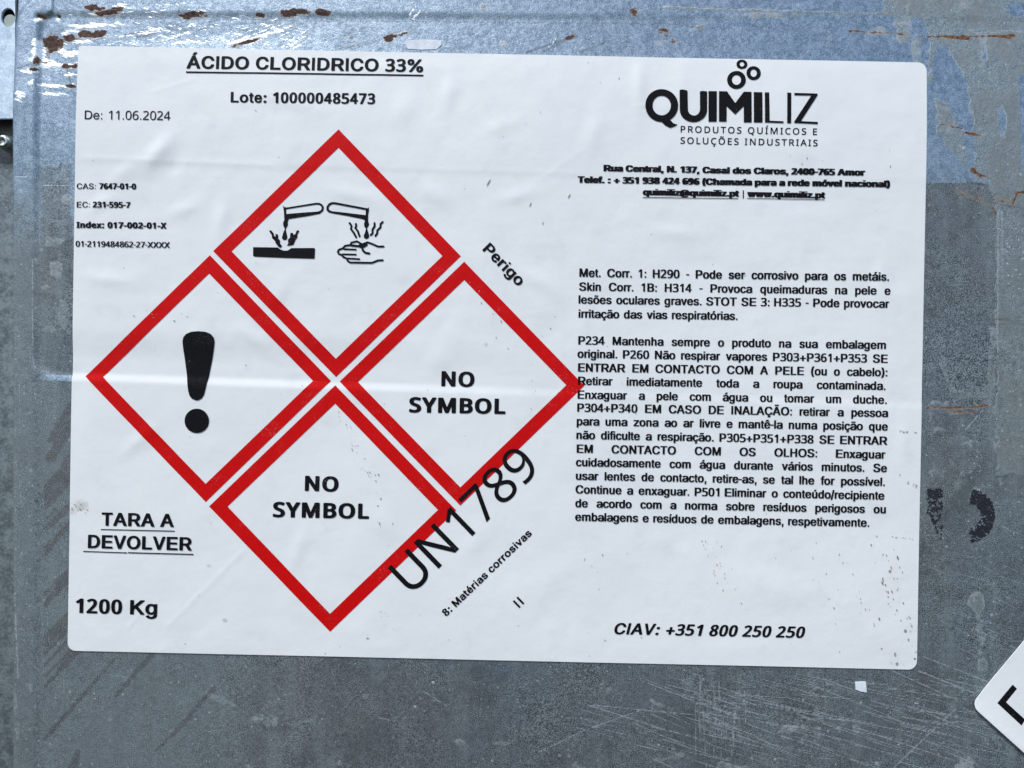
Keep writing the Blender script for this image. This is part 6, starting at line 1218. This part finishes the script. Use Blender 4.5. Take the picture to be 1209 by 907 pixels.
# ---- corrosion pictogram
zp = Zf(290, 220, 6.717)
def stroke(pts, w, wend=None):
    """outline of a polyline of width w (round-ish ends)"""
    wend = w if wend is None else wend
    n = len(pts); Lf, Rt = [], []
    for i, (x, y) in enumerate(pts):
        if i == 0: dx, dy = pts[1][0] - x, pts[1][1] - y
        elif i == n - 1: dx, dy = x - pts[-2][0], y - pts[-2][1]
        else:
            a = (x - pts[i - 1][0], y - pts[i - 1][1]); b = (pts[i + 1][0] - x, pts[i + 1][1] - y)
            la, lb = math.hypot(*a), math.hypot(*b); dx, dy = a[0] / la + b[0] / lb, a[1] / la + b[1] / lb
        l = math.hypot(dx, dy); ww = (w + (wend - w) * i / (n - 1)) / 2
        nx_, ny_ = -dy / l * ww, dx / l * ww
        Lf.append((x + nx_, y + ny_)); Rt.append((x - nx_, y - ny_))
    d0 = (pts[0][0] - pts[1][0], pts[0][1] - pts[1][1]); l = math.hypot(*d0)
    e0 = (pts[0][0] + d0[0] / l * w * .42, pts[0][1] + d0[1] / l * w * .42)
    d1 = (pts[-1][0] - pts[-2][0], pts[-1][1] - pts[-2][1]); l = math.hypot(*d1)
    e1 = (pts[-1][0] + d1[0] / l * wend * .42, pts[-1][1] + d1[1] / l * wend * .42)
    return Lf + [e1] + Rt[::-1] + [e0]
tube1 = [[(298, 155), (312, 168), (330, 170), (560, 133), (590, 134), (612, 148), (624, 170), (617, 198), (592, 220), (500, 238), (345, 262), (337, 285), (337, 312), (324, 332), (320, 345), (331, 395), (333, 413), (322, 427),
          (300, 427), (290, 412), (300, 372), (312, 345), (310, 330), (301, 315), (300, 290), (310, 268), (306, 200)],
         [(324, 185), (325, 222), (420, 214), (575, 203), (597, 194), (607, 176), (601, 160), (585, 149), (560, 148), (440, 166)]]
tube2 = [[(978, 168), (968, 177), (720, 130), (690, 127), (662, 138), (644, 163), (643, 190), (658, 208), (690, 217), (800, 236), (933, 263), (948, 275), (940, 300), (943, 322), (956, 336), (950, 365), (938, 392), (940, 410), (958, 421),
          (976, 413), (982, 396), (973, 362), (964, 336), (974, 320), (981, 300), (973, 278), (973, 230), (980, 190)],
         [(955, 191), (840, 169), (715, 146), (690, 144), (670, 155), (660, 172), (665, 190), (685, 200), (800, 212), (953, 231)]]
ink_mesh("pictogram_test_tube", [[zp(q) for q in tube1]])
ink_mesh("pictogram_test_tube", [[zp(q) for q in tube2]])
ink_mesh("pictogram_slab", [[zp([(62, 484), (258, 487), (277, 502), (305, 512), (337, 511), (365, 492), (546, 491), (553, 500), (549, 577), (320, 570), (75, 560), (62, 552)])]])
fum = [[(190, 352), (205, 351), (224, 374), (228, 395), (241, 402), (238, 382), (256, 382), (263, 400), (258, 412), (274, 430), (276, 457), (291, 476), (278, 491), (262, 480), (241, 452), (232, 430), (212, 412), (209, 386), (194, 366)],
       [(330, 472), (341, 455), (337, 425), (354, 410), (358, 371), (378, 372), (381, 390), (398, 380), (405, 358), (419, 349), (428, 358), (412, 385), (413, 408), (398, 426), (381, 465), (352, 473)]]
fum += [stroke(p, 17) for p in [[(825, 292), (841, 315), (837, 340), (862, 375), (879, 408)], [(876, 298), (878, 320), (871, 332), (891, 357), (906, 400)],
                                [(1024, 292), (1024, 320), (1008, 345), (1008, 375), (992, 390)], [(1090, 284), (1072, 302), (1071, 328), (1046, 352), (1045, 375), (1030, 397)]]]
for q in fum: ink_mesh("pictogram_fume", [[zp(q)]])
hand = [([(835, 462), (842, 448), (884, 438), (926, 462), (968, 446), (1008, 460), (1052, 480), (1098, 480)], 16), ([(838, 470), (905, 478), (925, 486), (932, 510), (952, 530), (985, 535)], 18),
        ([(905, 470), (940, 478), (962, 462)], 22), ([(835, 468), (790, 474), (776, 492), (742, 505), (733, 522), (742, 538), (768, 548), (776, 562), (806, 575), (810, 592), (830, 606), (1004, 609), (1050, 590), (1092, 588)], 16),
        ([(780, 500), (878, 504)], 13), ([(770, 541), (878, 543)], 13), ([(800, 573), (906, 579)], 13)]
for p, w in hand: pass
for k_, (p, w) in enumerate(hand):
    ink_mesh("pictogram_hand_line", [[zp(stroke(p, w))]])

# ---- maker's logo
zl = Zf(750, 60, 5.257)
def rough(pts, st=4.0, amp=2.0):
    out = []
    for i in range(len(pts)):
        a, b = pts[i], pts[(i + 1) % len(pts)]; L = math.hypot(b[0] - a[0], b[1] - a[1]); m_ = max(1, int(L / st))
        for k in range(m_):
            t = k / m_; j = (RS.uniform(-.5, .5) + (.5 if k % 2 else -.5)) * amp * .5 if m_ > 3 and abs(b[1] - a[1]) > abs(b[0] - a[0]) else 0
            out.append((a[0] + (b[0] - a[0]) * t + j, a[1] + (b[1] - a[1]) * t))
    return out
def arcp(cx, cy, rx, ry, a0, a1, n=14): return [(cx + rx * math.cos(math.radians(a0 + (a1 - a0) * i / n)), cy + ry * math.sin(math.radians(a0 + (a1 - a0) * i / n))) for i in range(n + 1)]
logo = []
logo.append([circle(164, 340, 102, 103, 60), circle(164, 340, 57, 62, 44)])
logo.append([[(150, 430), (196, 426), (214, 428), (236, 452), (262, 460), (246, 470), (216, 480), (186, 465)]])
U_ = [(275, 243), (290, 240), (312, 243), (325, 248)] + [(326, 360)] + arcp(364, 362, 38, 41, 180, 0)[1:] + [(402, 252), (415, 248), (434, 249), (447, 252)] + [(446, 366)] + arcp(361, 366, 85, 78, 0, 180)[1:]
logo.append([rough(U_)])
logo.append([rough([(455, 249), (507, 250), (505, 441), (454, 441)])])
logo.append([rough([(520, 250), (570, 251), (620, 325), (674, 254), (722, 255), (721, 446), (672, 446), (673, 344), (620, 396), (567, 343), (566, 441), (519, 440)])])
logo.append([rough([(736, 256), (789, 257), (788, 447), (734, 446)])])
logo.append([rough([(804, 258), (831, 258), (832, 436), (918, 440), (918, 451), (803, 447)])])
logo.append([rough([(943, 260), (968, 261), (965, 452), (940, 451)])])
logo.append([[(987, 262), (1130, 266), (1131, 276), (1026, 439), (1131, 444), (1131, 457), (984, 450), (985, 441), (1092, 278), (987, 276)]])
for cx, cy, ra, rb, ri, rj in [(630, 179, 58, 57, 28, 31), (737, 136, 45, 44, 20, 24), (665, 80, 34, 30, 14, 15)]:
    logo.append([circle(cx, cy, ra, rb, 44), circle(cx, cy, ri, rj, 30)])
ink_mesh("logo_wordmark", [[zl(q) for q in g] for g in logo[:1] + logo[2:9]])
ink_mesh("logo_letter_tail", [[zl(q) for q in logo[1]]])
ink_mesh("logo_bubbles", [[zl(q) for q in g] for g in logo[9:]])
def spaced(text, x0, y0, x1, y1, cap, track):
    F = cap / .716; x = 0; out = []
    for c in text:
        adv, cs = FONT["humanist"][c]
        out.append([[(x + px * F, py * F) for px, py in q] for q in cs]); x += adv * F + track
    g, k = place(out, x0, y0, x1, y1)
    ink_mesh("printed_line", g)
spaced("PRODUTOS QUÍMICOS E", 803.4, 156.6, 964.0, 159.9, 7.7, 1.1)
spaced("SOLUÇÕES INDUSTRIAIS", 803.0, 170.0, 964.6, 173.3, 7.7, 1.0)

# ---- specks of dirt, tiny real flecks lying on the sticker
SV, ST = [], []
def speck(x, y, r, el=1.0, ang=0.0):
    b = len(SV); n = 6
    for i in range(n):
        t = 2 * math.pi * i / n; q = r * RS.uniform(.7, 1.2); u, v = q * math.cos(t) * el, q * math.sin(t)
        SV.append((x + u * math.cos(ang) - v * math.sin(ang), y + u * math.sin(ang) + v * math.cos(ang)))
    ST.extend([(b, b + i, b + i + 1) for i in range(1, n - 1)])
def trail(x0, y0, x1, y1, n, sp=1.5, r=.55):
    for i in range(int(n * .8)):
        t = RS.rand(); speck(x0 + (x1 - x0) * t + RS.normal() * sp, y0 + (y1 - y0) * t + RS.normal() * sp * .4, r * RS.uniform(.35, 1) ** 1.6 + .12, RS.uniform(1, 2.6), math.atan2(y1 - y0, x1 - x0))
trail(826, 632, 852, 700, 16); trail(834, 634, 868, 712, 14); trail(847, 636, 880, 720, 12); trail(1022, 640, 1078, 770, 26, 3, .9); trail(1040, 640, 1076, 740, 22, 2, .8)
trail(1052, 640, 1066, 680, 6, 2, 1.4); trail(955, 640, 1000, 770, 18, 8, .6); trail(990, 650, 1030, 740, 18, 3, .6); trail(1060, 560, 1084, 575, 14, 3, .6); trail(1030, 632, 1078, 636, 14, 1, .5)
trail(1058, 508, 1082, 511, 12, 1.2, .7); trail(395, 478, 445, 575, 26, 3, .5); trail(412, 486, 424, 560, 14, 2, .5); trail(445, 556, 450, 640, 12, 1.5, .8); trail(88, 596, 104, 604, 22, 5, .5)
trail(440, 690, 470, 760, 10, 4, .5); trail(626, 420, 634, 520, 8, 3, .4); trail(700, 655, 720, 700, 6, 8, .5); trail(560, 330, 600, 420, 10, 6, .6); trail(150, 370, 240, 380, 12, 12, .6)
for a in [(672, 232, .7, 5, 2.1), (577, 216, .8, 6, 2.1), (626, 242, .6, 5, 2.0), (641, 264, .5, 4, 1.9), (1050, 197, .9, 1.4, 1.7), (952, 187, .6, 2, 1), (946, 194, .5, 3, -.8), (731, 92, .8, 1), (709, 97, .5, 1), (638, 133, .5, 1.4), (594, 162, .4, 1.2),
          (302, 131, .6, 2, -.5), (650, 388, .9, 1), (655, 374, .6, 1), (640, 397, .5, 1), (290, 431, .8, 1), (357, 455, .5, 1), (1040, 765, 1.0, 1), (1068, 744, 1.6, 1.2), (1056, 772, 1.2, 2, 1.3),
          (1058, 783, 1.7, 1.1), (1050, 674, 1.5, 1), (612, 738, .6, 1), (530, 755, .5, 1), (434, 753, .9, 2), (757, 752, .6, 2), (690, 660, .4, 6, 1.8), (1037, 730, 1.2, 1.5, 1.2), (1079, 777, 1.2, 1.2), (235, 702, .6, 1), (447, 560, 1.0, 1.6, 1.5), (464, 618, .8, 1)]:
    speck(*a)
for i in range(70): speck(RS.uniform(95, 1080), RS.uniform(75, 775), RS.uniform(.2, .5))
o = flat_part("dirt_specks", None, label_h, .00030, M_SOIL, label, 99, (SV, ST)); o["kind"] = "stuff"

# ------------------------------------------------------------------ the second sticker, at the lower right
corner = (1146.0, 832.0)
second = empty("placard_label", "tilted white sticker cut by the right edge with one bold black letter on the steel", "label", tuple(world_xyz(corner[0] + 20, corner[1] + 40, 0)))
ua = math.atan2(758.0 - 833.0, 1209 - 1146.0)          # along the upper left edge, upwards
va = math.atan2(891.0 - 838.0, 1209 - 1150.0)          # along the lower left edge, downwards
ux, uy, vx, vy = math.cos(ua), math.sin(ua), math.cos(va), math.sin(va)
SZ = 245.0
def sec_uv(u, v):
    return corner[0] + u * SZ * ux + v * SZ * vx - 1.0, corner[1] + u * SZ * uy + v * SZ * vy
def sec_h(px, py):
    px = np.asarray(px, float); py = np.asarray(py, float)
    e = (px - corner[0]) * ux + (py - corner[1]) * uy
    lift = .0011 * np.exp(-np.maximum(e, 0) / 14.0)
    return hb(px, py) * 1.0 + .0005 + .00005 * fbm(px / 30, py / 30, 61, 2) + lift * 1.0
p2, X2, Y2, n2 = sheet_sticker("paper", second, SZ, SZ, sec_uv, (10, 6, 10, 10), sec_h, M_PAPER, 3.0, .0003)
z2 = Zf(1129, 740, 5.425)
ink_mesh("printed_letter", [[z2([(257, 485), (357, 368), (384, 395), (313, 480), (436, 592), (411, 628)])]], .0001, M_INK, second, sec_h)
